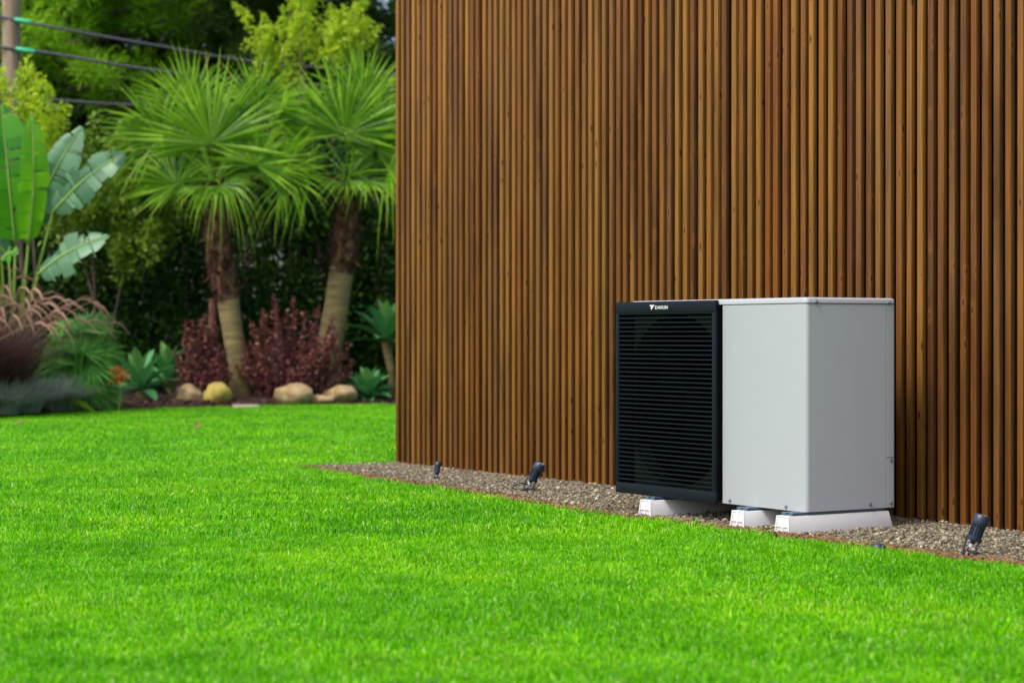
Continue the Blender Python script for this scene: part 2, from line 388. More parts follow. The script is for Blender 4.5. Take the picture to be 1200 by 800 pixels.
# ragged earth edge of the lawn
ex_ = np.concatenate([[-0.03], np.linspace(0.0, 9.4, 620)]); V = []
for i, x in enumerate(ex_):
    y = float(edge_y(x)); nz = mnoise.noise((x*9, 0, 0)); n2 = mnoise.noise((x*31, 4, 0))
    for off, z in ((-0.055 - 0.02*nz, 0.006), (-0.03 - 0.012*n2, 0.019 + 0.006*n2), (0.015 + 0.012*nz, 0.025 + 0.008*nz + 0.005*n2), (0.06 + 0.03*n2 + 0.02*nz, 0.012)):
        V.append(tuple(wl(x, y + off, z)))
Fc = [(4*i+k, 4*i+4+k, 4*i+5+k, 4*i+1+k) for i in range(len(ex_)-1) for k in range(3)]
tag(link('soil_edging', arrays_mesh('soil_edging', V, Fc, sm=True), MAT['edge_soil']), 'ragged strip of bare reddish soil between lawn and gravel', 'soil', kind='structure')

# ------------------------------------------------------------------ the timber clad building
bld = empty('timber_building', wl(0, 0), WALL_RZ)
tag(bld, 'building clad in narrow vertical brown timber slats', 'building')
WALL_H, X_END = 3.6, 9.0
m = MB(); m.box(0.012, X_END, 0.0285, 6.0, -0.05, WALL_H); m.build('wall', MAT['membrane'], bld)
m = MB(); m.box(-0.06, X_END + 0.1, -0.06, 6.1, WALL_H + 0.0, WALL_H + 0.12); m.build('roof', MAT['roofing'], bld, bevel=0.01)
slats = []
for k in range(4):
    m = MB(); wd, dp = 0.0325 + 0.0009*k, 0.025
    m.box(0, wd, 0, dp, 0, WALL_H - 0.02)
    me = m.mesh('slat', bevel=0.0019, seg=2); slats.append(me)
PITCH = 0.0672; rs = random.Random(3)
x = 0.0; k = 0
while x < X_END - 0.05:
    s = link('slat', slats[rs.randrange(4)], MAT['wood_slat'], bld)
    s.location = (x + rs.uniform(-.003, .003), rs.uniform(-.003, .003), 0.012 + rs.uniform(-.006, .012))
    s.rotation_euler = (0, rs.uniform(-.0007, .0007), rs.uniform(-.03, .03))
    x += PITCH; k += 1
for j in range(10):                              # the corner turns: first slats of the return wall
    s = link('slat', slats[j % 4], MAT['wood_slat'], bld)
    s.location = (-0.022, 0.11 + j*PITCH, 0.012); s.rotation_euler = (0, 0, R(-90))

# ------------------------------------------------------------------ the heat pump
UX, UY = 5.029, -0.803
hp = empty('heat_pump', wl(UX, UY), WALL_RZ)
tag(hp, 'pale grey outdoor heat pump with a black louvred fan grille', 'heat pump')
Z0, Z1, DP, WD = 0.102, 1.003, 0.50, 1.27
GX0, GX1 = -1.355, -0.587                        # grille from, to
m = MB(); m.box(-WD+.012, -.012, .012, DP-.012, 0.0985, 0.112); m.build('base_pan', MAT['unit_inner'], hp)
m = MB(); m.box(-0.575, -.006, .006, DP-.006, 0.113, 0.985); m.build('inner_case', MAT['unit_inner'], hp)
def sheet(pts, th):
    "outline of a bent sheet: pts on the outer face, th inwards (to the left of the path)"
    inner = []
    for i, p in enumerate(pts):
        a = Vector(pts[max(i-1, 0)]); b = Vector(pts[min(i+1, len(pts)-1)]); d = (b-a).normalized()
        inner.append((p[0] - d.y*th, p[1] + d.x*th))
    return list(pts) + inner[::-1]
cor = [(-0.020 + 0.020*math.sin(a), 0.020 - 0.020*math.cos(a)) for a in [R(90)*k/7 for k in range(8)]]
prof = sheet([(GX1 + .012, 0.012), (GX1 + .016, 0.004), (GX1 + .026, 0.0)] + cor + [(0.0, 0.4455)], 0.003)
m = MB(); m.extrude(prof, Z0, 0.9755); m.build('front_panel', MAT['unit_white'], hp, sm=True, auto=30)
def rear(z0, z1, nm):
    c2 = [(-0.012 + 0.012*math.cos(a), DP - 0.012 + 0.012*math.sin(a)) for a in [R(90)*k/5 for k in range(6)]]
    m = MB(); m.extrude(sheet([(0.0, 0.4485)] + c2 + [(-0.08, DP)], 0.003), z0, z1); return m.build(nm, MAT['unit_white'], hp, sm=True, auto=30)
rear(0.3185, 0.9755, 'corner_panel'); rear(Z0, 0.3155, 'service_cover')
m = MB(); m.box(-WD, -0.083, DP-.004, DP, Z0, 0.9755); m.build('back_panel', MAT['unit_white'], hp)
m = MB(); m.box(-WD, -WD+.004, 0.022, DP-.006, Z0, 0.9755); m.build('left_panel', MAT['unit_white'], hp)
def rrect(x0, x1, y0, y1, r, n=5):
    out = []
    for cx, cy, a0 in ((x1-r, y0+r, -90), (x1-r, y1-r, 0), (x0+r, y1-r, 90), (x0+r, y0+r, 180)):
        out += [(cx + r*math.cos(R(a0+90*k/n)), cy + r*math.sin(R(a0+90*k/n))) for k in range(n+1)]
    return out
m = MB(); rings = []
for ins, z in ((0.0, 0.978), (-0.0025, 0.9795), (-0.0025, 0.994), (0.001, 1.0005), (0.006, Z1), (0.03, Z1)):
    rings.append([(x, y, z) for x, y in rrect(-WD+ins, 0-ins, 0+ins, DP-ins, 0.021)])
n = len(rings[0]); vs_ = [p for r in rings for p in r]
m.add(vs_, [(i*n+k, i*n+(k+1) % n, (i+1)*n+(k+1) % n, (i+1)*n+k) for i in range(len(rings)-1) for k in range(n)] + [tuple((len(rings)-1)*n+k for k in range(n)), tuple(range(n-1, -1, -1))])
m.build('top_panel', MAT['unit_white'], hp, sm=True, auto=40)
# screws
m = MB(); m.lathe([(0.0085, 0), (0.0085, 0.0015), (0.0062, 0.002), (0.0058, 0.0065), (0.003, 0.008)], 8, Matrix.Rotation(R(90), 4, 'Y')); scr_side = m.mesh('screw', sm=True, auto=30)
m = MB(); m.lathe([(0.0085, 0), (0.0085, 0.0015), (0.0062, 0.002), (0.0058, 0.0065), (0.003, 0.008)], 8, Matrix.Rotation(R(90), 4, 'X')); scr_front = m.mesh('screw', sm=True, auto=30)
for y, z in ((0.052, 0.985), (0.462, 0.985), (0.474, 0.307), (0.474, 0.122), (0.355, 0.122)):
    link('screw', scr_side, MAT['screw'], hp, (0.0005 + (0.0025 if z > .97 else 0), y, z))
for x_, z in ((-0.512, 0.118), (-0.128, 0.118)):
    link('screw', scr_front, MAT['screw'], hp, (x_, -0.0005, z))
# fan chamber
m = MB()
m.box(-WD+.006, -0.578, 0.482, 0.494, 0.115, 0.975); m.box(-0.584, -0.576, 0.03, 0.48, 0.115, 0.975)
m.box(-WD+.006, -WD+.012, 0.03, 0.48, 0.115, 0.975); m.box(-WD+.013, -0.585, 0.03, 0.48, 0.960, 0.974); m.box(-WD+.013, -0.585, 0.03, 0.48, 0.114, 0.124)
m.build('fan_chamber', MAT['cavity'], hp)
FCX, FCZ, FR = -0.930, 0.545, 0.345
m = MB(); n = 64; x0, x1, z0, z1 = -1.2705, -0.586, 0.113, 0.976
ring, sq = [], []
for k in range(n):
    a = 2*math.pi*k/n; c, s = math.cos(a), math.sin(a)
    t = min(((x1 if c > 0 else x0) - FCX)/c if abs(c) > 1e-6 else 9, ((z1 if s > 0 else z0) - FCZ)/s if abs(s) > 1e-6 else 9)
    rr_ = min(0.395, t - 0.006); ring.append((FCX + rr_*c, 0.016, FCZ + rr_*s)); sq.append((FCX + t*c, 0.016, FCZ + t*s))
back = [(p[0], 0.10, p[2]) for p in ring]
m.add(ring + sq + back, [(k, (k+1) % n, n+(k+1) % n, n+k) for k in range(n)] + [(2*n+k, 2*n+(k+1) % n, (k+1) % n, k) for k in range(n)])
m.build('fan_shroud', MAT['unit_plate'], hp)
fan = MB(); Mf = Matrix.Translation((FCX, 0.16, FCZ)) @ Matrix.Rotation(R(90), 4, 'X')
fan.lathe([(0.07, -0.06), (0.075, 0.0), (0.068, 0.045), (0.04, 0.06)], 24, Mf)
fo = fan.build('fan', MAT['cavity'], hp, sm=True, auto=35)
for b in range(3):
    m = MB(); vs_ = []; K, J = 7, 8
    for i in range(K):
        r = 0.065 + (FR*0.93 - 0.065)*i/(K-1)
        for j in range(J):
            a = 2*math.pi*b/3 + (j/(J-1))*R(78 - 14*i/(K-1)) + R(18)*(i/(K-1))**1.5
            vs_.append(Mf @ Vector((r*math.cos(a), r*math.sin(a), 0.045 - 0.10*j/(J-1))))
    m.add(vs_, [(i*J+j, i*J+j+1, (i+1)*J+j+1, (i+1)*J+j) for i in range(K-1) for j in range(J-1)])
    m.build('blade', MAT['cavity'], fo, sm=True)
# grille frame
GY0 = -0.026; GZ0, GZ1 = 0.100, 0.999
def gbox(nm, x0, x1, y0, y1, z0, z1, mat='black_plastic', bev=0.003):
    m = MB(); m.box(x0, x1, y0, y1, z0, z1); return m.build(nm, MAT[mat], hp, bevel=bev)
fr = gbox('grille_frame', GX0, GX1, GY0, GY0+0.020, 0.9475, GZ1)
gbox('grille_frame', GX0, GX1, GY0, GY0+0.020, GZ0, 0.150)
gbox('grille_frame', GX0, GX0+0.022, GY0, GY0+0.020, 0.1495, 0.9480)
gbox('grille_frame', GX1-0.024, GX1, GY0, GY0+0.020, 0.1495, 0.9480)
gbox('grille_back', GX0+0.006, -1.262, -0.0055, 0.0158, GZ0+0.006, GZ1-.008, 'cavity', 0)
gbox('grille_gasket', GX1-0.02, GX1+0.0125, -0.0055, 0.0115, Z0+0.010, 0.972, 'cavity', 0)
gbox('grille_lip', -WD, GX1-.021, -0.0055, 0.0005, 0.952, 0.976, 'cavity', 0)
NL = 38; lp = (0.9475 - 0.150)/NL
m = MB(); lx0, lx1 = GX0 + 0.0215, GX1 - 0.0235
prof = [(GY0 + .002, 0.0075), (GY0 + .002, 0.0120), (GY0 + .0032, 0.0130), (GY0 + .0205, 0.0070), (GY0 + .0205, 0.0045), (GY0 + .0035, 0.0068)]
nn = len(prof)
m.add([(lx0, y, z) for y, z in prof] + [(lx1, y, z) for y, z in prof], [(i, (i+1) % nn, nn+(i+1) % nn, nn+i) for i in range(nn)] + [tuple(range(nn-1, -1, -1)), tuple(range(nn, 2*nn))])
lou = m.mesh('louvre')
for k in range(NL): link('louvre', lou, MAT['black_plastic'], hp, (0, 0, 0.150 + lp*(k + 0.35)))
# maker's mark and lettering on the grille's top rail
lx = -1.080
m = MB(); yy = GY0 - 0.0006
m.add([(lx, yy, 0.983), (lx + .019, yy, 0.983), (lx + .008, yy, 0.9755)], [(0, 2, 1)])
m.add([(lx + .021, yy, 0.983), (lx + .038, yy, 0.983), (lx + .012, yy, 0.960), (lx + .0095, yy, 0.975)], [(0, 3, 2, 1)])
m.build('logo_mark', MAT['lettering'], hp)
tcv = bpy.data.curves.new('lettering', 'FONT'); tcv.body = 'DAIKIN'; tcv.size = 0.0215; tcv.space_character = 1.10; tcv.offset = 0.0002
to = bpy.data.objects.new('lettering_curve', tcv); COL.objects.link(to)
bpy.context.view_layer.update()
tme = bpy.data.meshes.new_from_object(to.evaluated_get(bpy.context.evaluated_depsgraph_get()))
bpy.data.objects.remove(to); tme.materials.clear()
lo = link('lettering', tme, MAT['lettering'], hp, (lx + 0.041, yy, 0.9640), (R(90), 0, 0)); lo.scale = (1.32, 1, 1)

# mounting blocks under the unit
def foot(x, label):
    root = empty('mounting_foot', wl(UX + x, UY - 0.098), WALL_RZ)
    tag(root, label, 'foot', 'white blocks carrying the heat pump')
    L, H, B, T = 0.585, 0.088, 0.050, 0.041
    def sec(y, ins=0.0, hi=H): return [(-B+ins, y, 0.0), (B-ins, y, 0.0), (T-ins, y, hi), (-T+ins, y, hi)]
    m = MB(); m.add(sec(0.0085) + sec(L - 0.0)[:2] + [(T, L-.022, H), (-T, L-.022, H)], [(0,1,2,3), (4,7,6,5), (0,4,5,1), (1,5,6,2), (2,6,7,3), (3,7,4,0)])
    bd = m.build('body', MAT['foot_white'], root, bevel=0.003)
    m = MB()                                      # ribs of the open end
    for xc in (-1, 0, 1):
        wx0, wx1 = xc*(B-.004), xc*(T-.004)
        m.add([(wx0-.0035, 0, 0), (wx0+.0035, 0, 0), (wx1+.0035, 0.006, H), (wx1-.0035, 0.006, H), (wx0-.0035, .024, 0), (wx0+.0035, .024, 0), (wx1+.0035, .024, H), (wx1-.0035, .024, H)],
              [(0,1,2,3), (5,4,7,6), (1,5,6,2), (4,0,3,7), (3,2,6,7), (0,4,5,1)])
    for z in (0.003, H*0.5, H-.004):
        bw = B - (B-T)*z/H; m.box(-bw+.001, bw-.001, 0.001 + 0.006*z/H, 0.0235, z-.003, z+.003)
    m.build('end_ribs', MAT['foot_white'], root, bevel=0.0008, seg=1)
    m = MB(); m.box(-.036, -.010, 0.03, L-.04, H-.001, H+.0135); m.box(.010, .036, 0.03, L-.04, H-.001, H+.0135)
    m.build('rail', MAT['rail_steel'], root, bevel=0.001, seg=1)
foot(-0.043, 'long white plastic block under the plain end of the heat pump')
foot(-0.344, 'white plastic block between the other two under the heat pump')
foot(-1.024, 'white plastic block under the black grille of the heat pump')

# ------------------------------------------------------------------ garden spotlights
def spot(px, py, d_lean, lean_dir, label, cable=None, s=1.0, rot=0.0):
    d = CAM_H*2400/(py - 392); base = Vector(((px-600)*d/2400, d, 0.022))
    root = empty('garden_spotlight', base, rot); root.scale = (s, s, s)
    tag(root, label, 'spotlight', 'small black spotlights in the gravel')
    m = MB(); m.lathe([(0.006, -0.05), (0.012, 0.0), (0.040, 0.003), (0.042, 0.009), (0.030, 0.013), (0.010, 0.014)], 20); m.build('base', MAT['lamp_black'], root, sm=True, auto=40)
    ax = Matrix.Rotation(d_lean, 4, Vector((-lean_dir.y, lean_dir.x, 0)) if False else Vector((0, 1, 0)))
    piv = Vector((0.012, 0, 0.058))
    M = Matrix.Translation(piv) @ ax @ Matrix.Scale(1.18, 4)
    m = MB()                                       # two-armed bracket
    for sy in (-1, 1):
        a = Vector((sy*0.025 - .004, 0, 0.008)); b = Vector((sy*0.027 + .002, 0, 0.035)); c = M @ Vector((sy*0.0265, 0, 0.016))
        m.tube([a, b, c], [0.0055, 0.005, 0.0055], 6)
    m.build('bracket', MAT['lamp_black'], root, sm=True, auto=50)
    m = MB(); m.lathe([(0.008, -0.012), (0.011, 0.0), (0.0235, 0.004), (0.0255, 0.012), (0.0255, 0.020), (0.0205, 0.021), (0.0205, 0.062), (0.0265, 0.063), (0.029, 0.068), (0.030, 0.082), (0.028, 0.098), (0.0235, 0.104), (0.022, 0.098)], 24, M)
    hd = m.build('head', MAT['lamp_black'], root, sm=True, auto=40)
    for k in range(14):                            # cooling fins
        a = 2*math.pi*k/14; m = MB(); m.box(0.019, 0.0262, -0.0014, 0.0014, 0.0195, 0.0635)
        MM = M @ Matrix.Rotation(a, 4, 'Z'); m.v = [tuple(MM @ Vector(p)) for p in m.v]; m.build('fin', MAT['lamp_black'], hd)
    m = MB(); m.box(0.026, 0.036, -0.008, 0.008, 0.070, 0.088); m.v = [tuple(M @ Vector(p)) for p in m.v]; m.build('clamp', MAT['lamp_black'], hd, bevel=0.002)
    m = MB(); m.lathe([(0.022, 0.0985), (0.018, 0.1005), (0.004, 0.101)], 20, M); m.build('lens', MAT['lamp_pale'], hd)
    m = MB(); m.lathe([(0.006, -0.026), (0.0085, -0.020), (0.0085, -0.010)], 10, M); m.build('cable_gland', MAT['lamp_pale'], root, sm=True, auto=40)
    if cable:
        pts = [M @ Vector((0, 0, -0.024))] + [Vector(c) for c in cable]
        out = []
        for i in range(len(pts)-1):
            p0, p1, p2, p3 = pts[max(i-1, 0)], pts[i], pts[i+1], pts[min(i+2, len(pts)-1)]
            for t in (0, .25, .5, .75): out.append(0.5*((2*p1) + (p2-p0)*t + (2*p0-5*p1+4*p2-p3)*t*t + (3*p1-p0-3*p2+p3)*t**3))
        out.append(pts[-1]); m = MB(); m.tube(out, 0.0042, 6); m.build('cable', MAT['cable_black'], root, sm=True)
    return root
V0 = Vector((1, 0, 0))
spot(1137, 656, R(20), V0, 'black spotlight with fins standing past the plain end of the heat pump', [(-0.008, 0.0, 0.028), (-0.014, 0.004, 0.006)], 0.86, R(-15))
spot(620, 579, R(30), V0, 'black spotlight trailing a loop of cable on the gravel', [(-0.04, -0.03, 0.045), (-0.085, -0.045, 0.028), (-0.075, -0.07, 0.012), (-0.02, -0.09, 0.008)], 0.88, R(-10))
spot(511, 566, R(14), V0, 'small dark spotlight beside the far corner of the timber wall', None, 0.55, R(60))
# pop-up sprinkler cap in the soil edge
p = wl(5.673, -0.985, 0.0)
sp = empty('sprinkler_cap', p)
m = MB(); m.lathe([(0.030, -0.02), (0.030, 0.026), (0.026, 0.031)], 18); m.build('body', MAT['lamp_black'], sp, sm=True, auto=40)
m = MB(); m.lathe([(0.024, 0.0305), (0.022, 0.036), (0.008, 0.038)], 18); m.build('cap', MAT['lamp_black'], sp, sm=True, auto=40)
tag(sp, 'small round black irrigation cap at the lawn edge', 'sprinkler')
#PART2

# ------------------------------------------------------------------ gravel, clods, grass
def pebble_mesh(seed, flat=0.65):
    bm = bmesh.new(); bmesh.ops.create_icosphere(bm, subdivisions=1, radius=1.0)
    rr = random.Random(seed); o = Vector((rr.uniform(0, 50), 0, 0))
    for v in bm.verts:
        v.co *= 1 + 0.35*mnoise.noise(v.co*0.9 + o); v.co.z *= flat; v.co.x *= rr.uniform(1.0, 1.02)*1.15
    me = bpy.data.meshes.new('pebble'); bm.to_mesh(me); bm.free(); return me
protos = [pebble_mesh(i, 0.5 + 0.09*i) for i in range(5)]
for p in protos: p.materials.append(MAT['pebble']); smooth(p)
n = 60000
X = rng.uniform(-0.02, 7.6, n); yb = edge_y(X); Y = yb + 0.02 + (0.04 - yb - 0.0)*rng.uniform(0, 1, n)
keep = Y < 0.03; X, Y = X[keep], Y[keep]
P = np.stack([O2[0] + EX[0]*X + EY[0]*Y, O2[1] + EX[1]*X + EY[1]*Y, rng.uniform(0.008, 0.022, len(X))], 1)
s = np.clip(rng.lognormal(math.log(0.0044), 0.45, len(X)), 0.0025, 0.017)
S = np.stack([s, s*rng.uniform(.8, 1.1, len(X)), s], 1)
scatter('gravel', P, rng.uniform(-.6, .6, (len(X), 3)) + np.stack([0*X, 0*X, rng.uniform(0, 6.28, len(X))], 1), S, rng.integers(0, 5, len(X)), protos, 'loose brown and grey gravel along the foot of the timber wall', 'gravel')

pr = [pebble_mesh(20+i, 0.55) for i in range(4)]
for p in pr: p.materials.append(MAT['earth_clod']); smooth(p)
n = 5000
X = rng.uniform(-0.02, 7.4, n); Y = edge_y(X) + rng.normal(-0.002, 0.034, n)
P = np.stack([O2[0] + EX[0]*X + EY[0]*Y, O2[1] + EX[1]*X + EY[1]*Y, rng.uniform(0.010, 0.026, n)], 1)
s = np.clip(rng.lognormal(math.log(0.0042), 0.45, n), 0.002, 0.010)
scatter('soil_crumbs', P, rng.uniform(-3, 3, (n, 3)), np.stack([s*1.3, s, s], 1), rng.integers(0, 4, n), pr, 'crumbs of reddish soil along the lawn edge', 'soil')

def tuft(seed, nb, rad, hmin, hmax, wd):
    r = np.random.default_rng(seed); V = []; Fc = []; T = []
    for b in range(nb):
        a = r.uniform(0, 6.283); q = rad*math.sqrt(r.uniform(0, 1)); bx, by = q*math.cos(a), q*math.sin(a)
        h = r.uniform(hmin, hmax); da = r.uniform(0, 6.283); lean = abs(r.normal(0.5, 0.3)); sa = da + math.pi/2 + r.normal(0, .5)
        w_ = wd*r.uniform(.6, 1.25); sx, sy = math.cos(sa)*w_/2, math.sin(sa)*w_/2
        i0 = len(V)
        for t, ww in ((0, .8), (.4, 1.0), (.75, .75)):
            z = h*(t - 0.25*lean*t*t); out = h*lean*(t**1.8)
            cx, cy = bx + math.cos(da)*out, by + math.sin(da)*out
            V += [(cx - sx*ww, cy - sy*ww, z), (cx + sx*ww, cy + sy*ww, z)]
        out = h*lean; V.append((bx + math.cos(da)*out, by + math.sin(da)*out, h*(1 - 0.3*lean)))
        V.append(V[-1])
        tt = r.uniform(0, 1)
        for k in range(3): Fc.append((i0+2*k, i0+2*k+1, i0+2*k+3, i0+2*k+2)); T.append(tt)
    me = arrays_mesh('tuft', V, Fc, T, sm=True); me.materials.append(MAT['grass_blade']); return me
tufts = [tuft(100+i, 80, 0.065, 0.013, 0.040, 0.0033) for i in range(7)] + [tuft(200+i, 66, 0.085, 0.018, 0.046, 0.0048) for i in range(5)]
def lawn_points(d0, d1, dens, mar):
    xw = 0.27*d1 + mar; n = int((d1-d0)*2*xw*dens)
    x = rng.uniform(-xw, xw, n); y = rng.uniform(d0, d1, n)
    k = (np.abs(x) < 0.27*y + mar) & (y < bed_y(x) - 0.01); x, y = x[k], y[k]
    rx, ry = x - O2[0], y - O2[1]; lx_ = rx*EX[0] + ry*EX[1]; ly_ = rx*EY[0] + ry*EY[1]
    jit = rng.normal(0, 0.012, len(x))
    k = ~((lx_ > -0.05 + jit) & (ly_ > edge_y(lx_) - 0.068 + jit))
    return x[k], y[k]
GP, GR, GS, GI = [], [], [], []
for d0, d1, dens, mar, sc, i0, i1 in ((3.6, 8.5, 480, 0.8, 1.0, 0, 7), (8.5, 13.5, 330, 1.0, 1.12, 0, 12), (13.5, 25.0, 150, 1.6, 1.15, 7, 12)):
    x, y = lawn_points(d0, d1, dens, mar); n = len(x)
    GP.append(np.stack([x, y, np.zeros(n)], 1)); GR.append(np.stack([rng.normal(0, .06, n), rng.normal(0, .06, n), rng.uniform(0, 6.28, n)], 1))
    hv = np.array([0.85 + 0.3*mnoise.noise((a*1.7, b*1.7, 3.0)) for a, b in zip(x, y)])*rng.uniform(.85, 1.15, n)
    GS.append(np.stack([np.full(n, sc), np.full(n, sc), sc*hv], 1)); GI.append(rng.integers(i0, i1, n))
scatter('grass', np.concatenate(GP), np.concatenate(GR), np.concatenate(GS), np.concatenate(GI), tufts, 'short bright green blades of the mown lawn', 'grass')

# mulch chips on the bed
pr = [pebble_mesh(40+i, 0.25) for i in range(4)]
for p in pr: p.materials.append(MAT['bark_chip'])
n = 9000; x = rng.uniform(-7.5, 1.5, n); y = bed_y(x) + rng.exponential(0.6, n) - 0.02
P = np.stack([x, y, 0.022 + np.minimum(0.06, (y - bed_y(x))*0.2)], 1); s = rng.uniform(.012, .035, n)
scatter('bark_mulch', P, rng.uniform(-.5, .5, (n, 3)) + np.stack([0*x, 0*x, rng.uniform(0, 6.28, n)], 1), np.stack([s*1.6, s*.8, s], 1), rng.integers(0, 4, n), pr, 'dark reddish bark chips on the planting bed', 'mulch')

# ------------------------------------------------------------------ stones
def stone(px, py, d, wx, hz, mat, label, seed, name='boulder', group='garden stones along the bed'):
    bm = bmesh.new(); bmesh.ops.create_icosphere(bm, subdivisions=3, radius=1.0)
    for v in bm.verts:
        c = v.co.copy(); v.co *= 1 + 0.22*mnoise.noise(c*1.1 + Vector((seed*7.3, 0, 0))) + 0.16*mnoise.noise(c*2.3 + Vector((0, seed*3.1, 0))) + 0.06*mnoise.noise(c*6 + Vector((0, seed*1.1, 5)))
        v.co.x *= wx/2; v.co.y *= wx*0.42; v.co.z *= hz/2
    me = bpy.data.meshes.new(name); bm.to_mesh(me); bm.free(); smooth(me)
    p = at(px, py, d); p.z = 0.03 + hz*0.40
    tag(link(name, me, MAT[mat], None, p), label, 'stone', group)
stone(220, 465, 23.95, 0.34, 0.26, 'rock', 'brown rounded stone partly behind the mossy yellow stone', 1)
stone(255, 468, 23.75, 0.35, 0.29, 'rock_moss', 'mossy yellow rounded stone in front of the palm trunk', 2)
stone(344, 467, 23.95, 0.45, 0.28, 'rock', 'broad tan stone below the larger red shrub', 3)
stone(400, 468, 24.25, 0.42, 0.24, 'rock', 'dull brown stone beside the rosette of green agave', 4)
stone(375, 472, 24.1, 0.34, 0.12, 'rock', 'low flat brown stone half sunk in the mulch', 5)
m = MB(); c = at(287, 479.5, 23.2); m.extrude([(-.15, -.05), (-.05, -.075), (.08, -.06), (.155, -.03), (.13, .05), (.0, .07), (-.12, .06)], 0.0, 0.052)
tag(m.build('stone_slab', MAT['slab_stone'], None, (c.x, 23.3, 0.0), bevel=0.006), 'small pale flat slab lying at the edge of the lawn', 'slab')

# ------------------------------------------------------------------ fan palms
def fan_frond(root, crown, hub, normal, up, rad, nseg, spread, seed, mat='palm_frond', wmul=1.0, droop=0.25, dry=0.06, name='frond'):
    "petiole from crown to hub, then a pleated fan of pointed segments"
    r = random.Random(seed); Nn = normal.normalized(); U = (up - Nn*up.dot(Nn)).normalized(); S = U.cross(Nn)
    m = MB(); mid = (crown+hub)/2 + Vector((0, 0, 0.04))
    m.tube([crown, mid, hub], [0.014, 0.011, 0.008], 5, t=0.35)
    for k in range(nseg):
        a = (k/(nseg-1) - 0.5)*spread + r.gauss(0, .03); da = spread/nseg*0.5
        L = rad*(0.80 + 0.20*math.cos(a*0.62))*r.uniform(0.76, 1.10)
        dirv = U*math.cos(a) + S*math.sin(a)
        side = (S*math.cos(a) - U*math.sin(a))
        wj = rad*math.tan(da)*0.55*wmul
        base_t = r.uniform(0.0, 0.42); tip_dry = r.random()
        dr = droop*r.uniform(0.3, 2.0)
        tw = 0.0
        def pt(t, sidef, fold):
            g = Vector((0, 0, -1))*dr*L*max(0, t-0.45)**2*2.0
            return hub + dirv*(L*t) + side*sidef + Nn*(fold + (0.05 + tw)*rad*t*t) + g
        w0, w1, w2 = 0.006, wj*0.9, wj*0.42
        pl = r.uniform(.15, .8); tw = r.uniform(-.10, .14)
        vs_ = [pt(0.02, 0, 0), pt(0.5, -w1, -w1*pl), pt(0.5, 0, w1*pl), pt(0.5, w1, -w1*pl), pt(0.8, -w2*.6, -w2*pl*.6), pt(0.8, 0, w2*pl*.6), pt(0.8, w2*.6, -w2*pl*.6), pt(1.0, 0, 0)]
        m.add(vs_[:4], [(0, 2, 1), (0, 3, 2)], base_t); m.add(vs_[1:7], [(0, 1, 4, 3), (1, 2, 5, 4)], min(.8, base_t + r.uniform(.1, .35)))  # tint rises outward: glow of light through segments painted in, with yellowing tips
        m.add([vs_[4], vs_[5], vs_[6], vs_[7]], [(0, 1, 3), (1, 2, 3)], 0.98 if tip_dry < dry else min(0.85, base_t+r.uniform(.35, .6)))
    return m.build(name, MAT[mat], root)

def palm_trunk(root, pts, rads, fibre_pts, fibre_rads, seed):
    pts = [Vector(p) for p in pts]; o = []; rr = []
    n = 46                                          # ringed smooth lower trunk
    for i in range(n+1):
        t = i/n*(len(pts)-1); k = min(int(t), len(pts)-2); q = t-k
        o.append(pts[k].lerp(pts[k+1], q)); rr.append((rads[k]*(1-q)+rads[k+1]*q)*(1 + (0.018 if i % 2 else -0.018)))
    m = MB(); m.tube(o, rr, 18); m.build('trunk', MAT['palm_bark'], root, sm=True)
    m = MB(); m.tube(fibre_pts, [a*0.82 for a in fibre_rads], 14)
    fp = [Vector(p) for p in fibre_pts]; r = random.Random(seed)
    for k in range(260):                            # old leaf bases and torn fibre
        t = r.uniform(0, len(fp)-1.001); i = int(t); c = fp[i].lerp(fp[i+1], t-i); ra = fibre_rads[i]*(1-(t-i)) + fibre_rads[i+1]*(t-i)
        a = r.uniform(0, 6.283); out = Vector((math.cos(a), math.sin(a), 0)); s_ = Vector((-out.y, out.x, 0))
        b = c + out*ra*0.74; L = r.uniform(.12, .30); tip = b + Vector((0, 0, 1))*L*r.uniform(-0.4, 1) + out*L*r.uniform(.25, .6) + s_*r.uniform(-.06, .06)
        ww = r.uniform(.018, .045)
        m.add([b - s_*ww, b + s_*ww, tip + s_*ww*.4, tip - s_*ww*.4], [(0, 1, 2, 3)])
    m.build('fibre_sleeve', MAT['palm_fibre'], root)

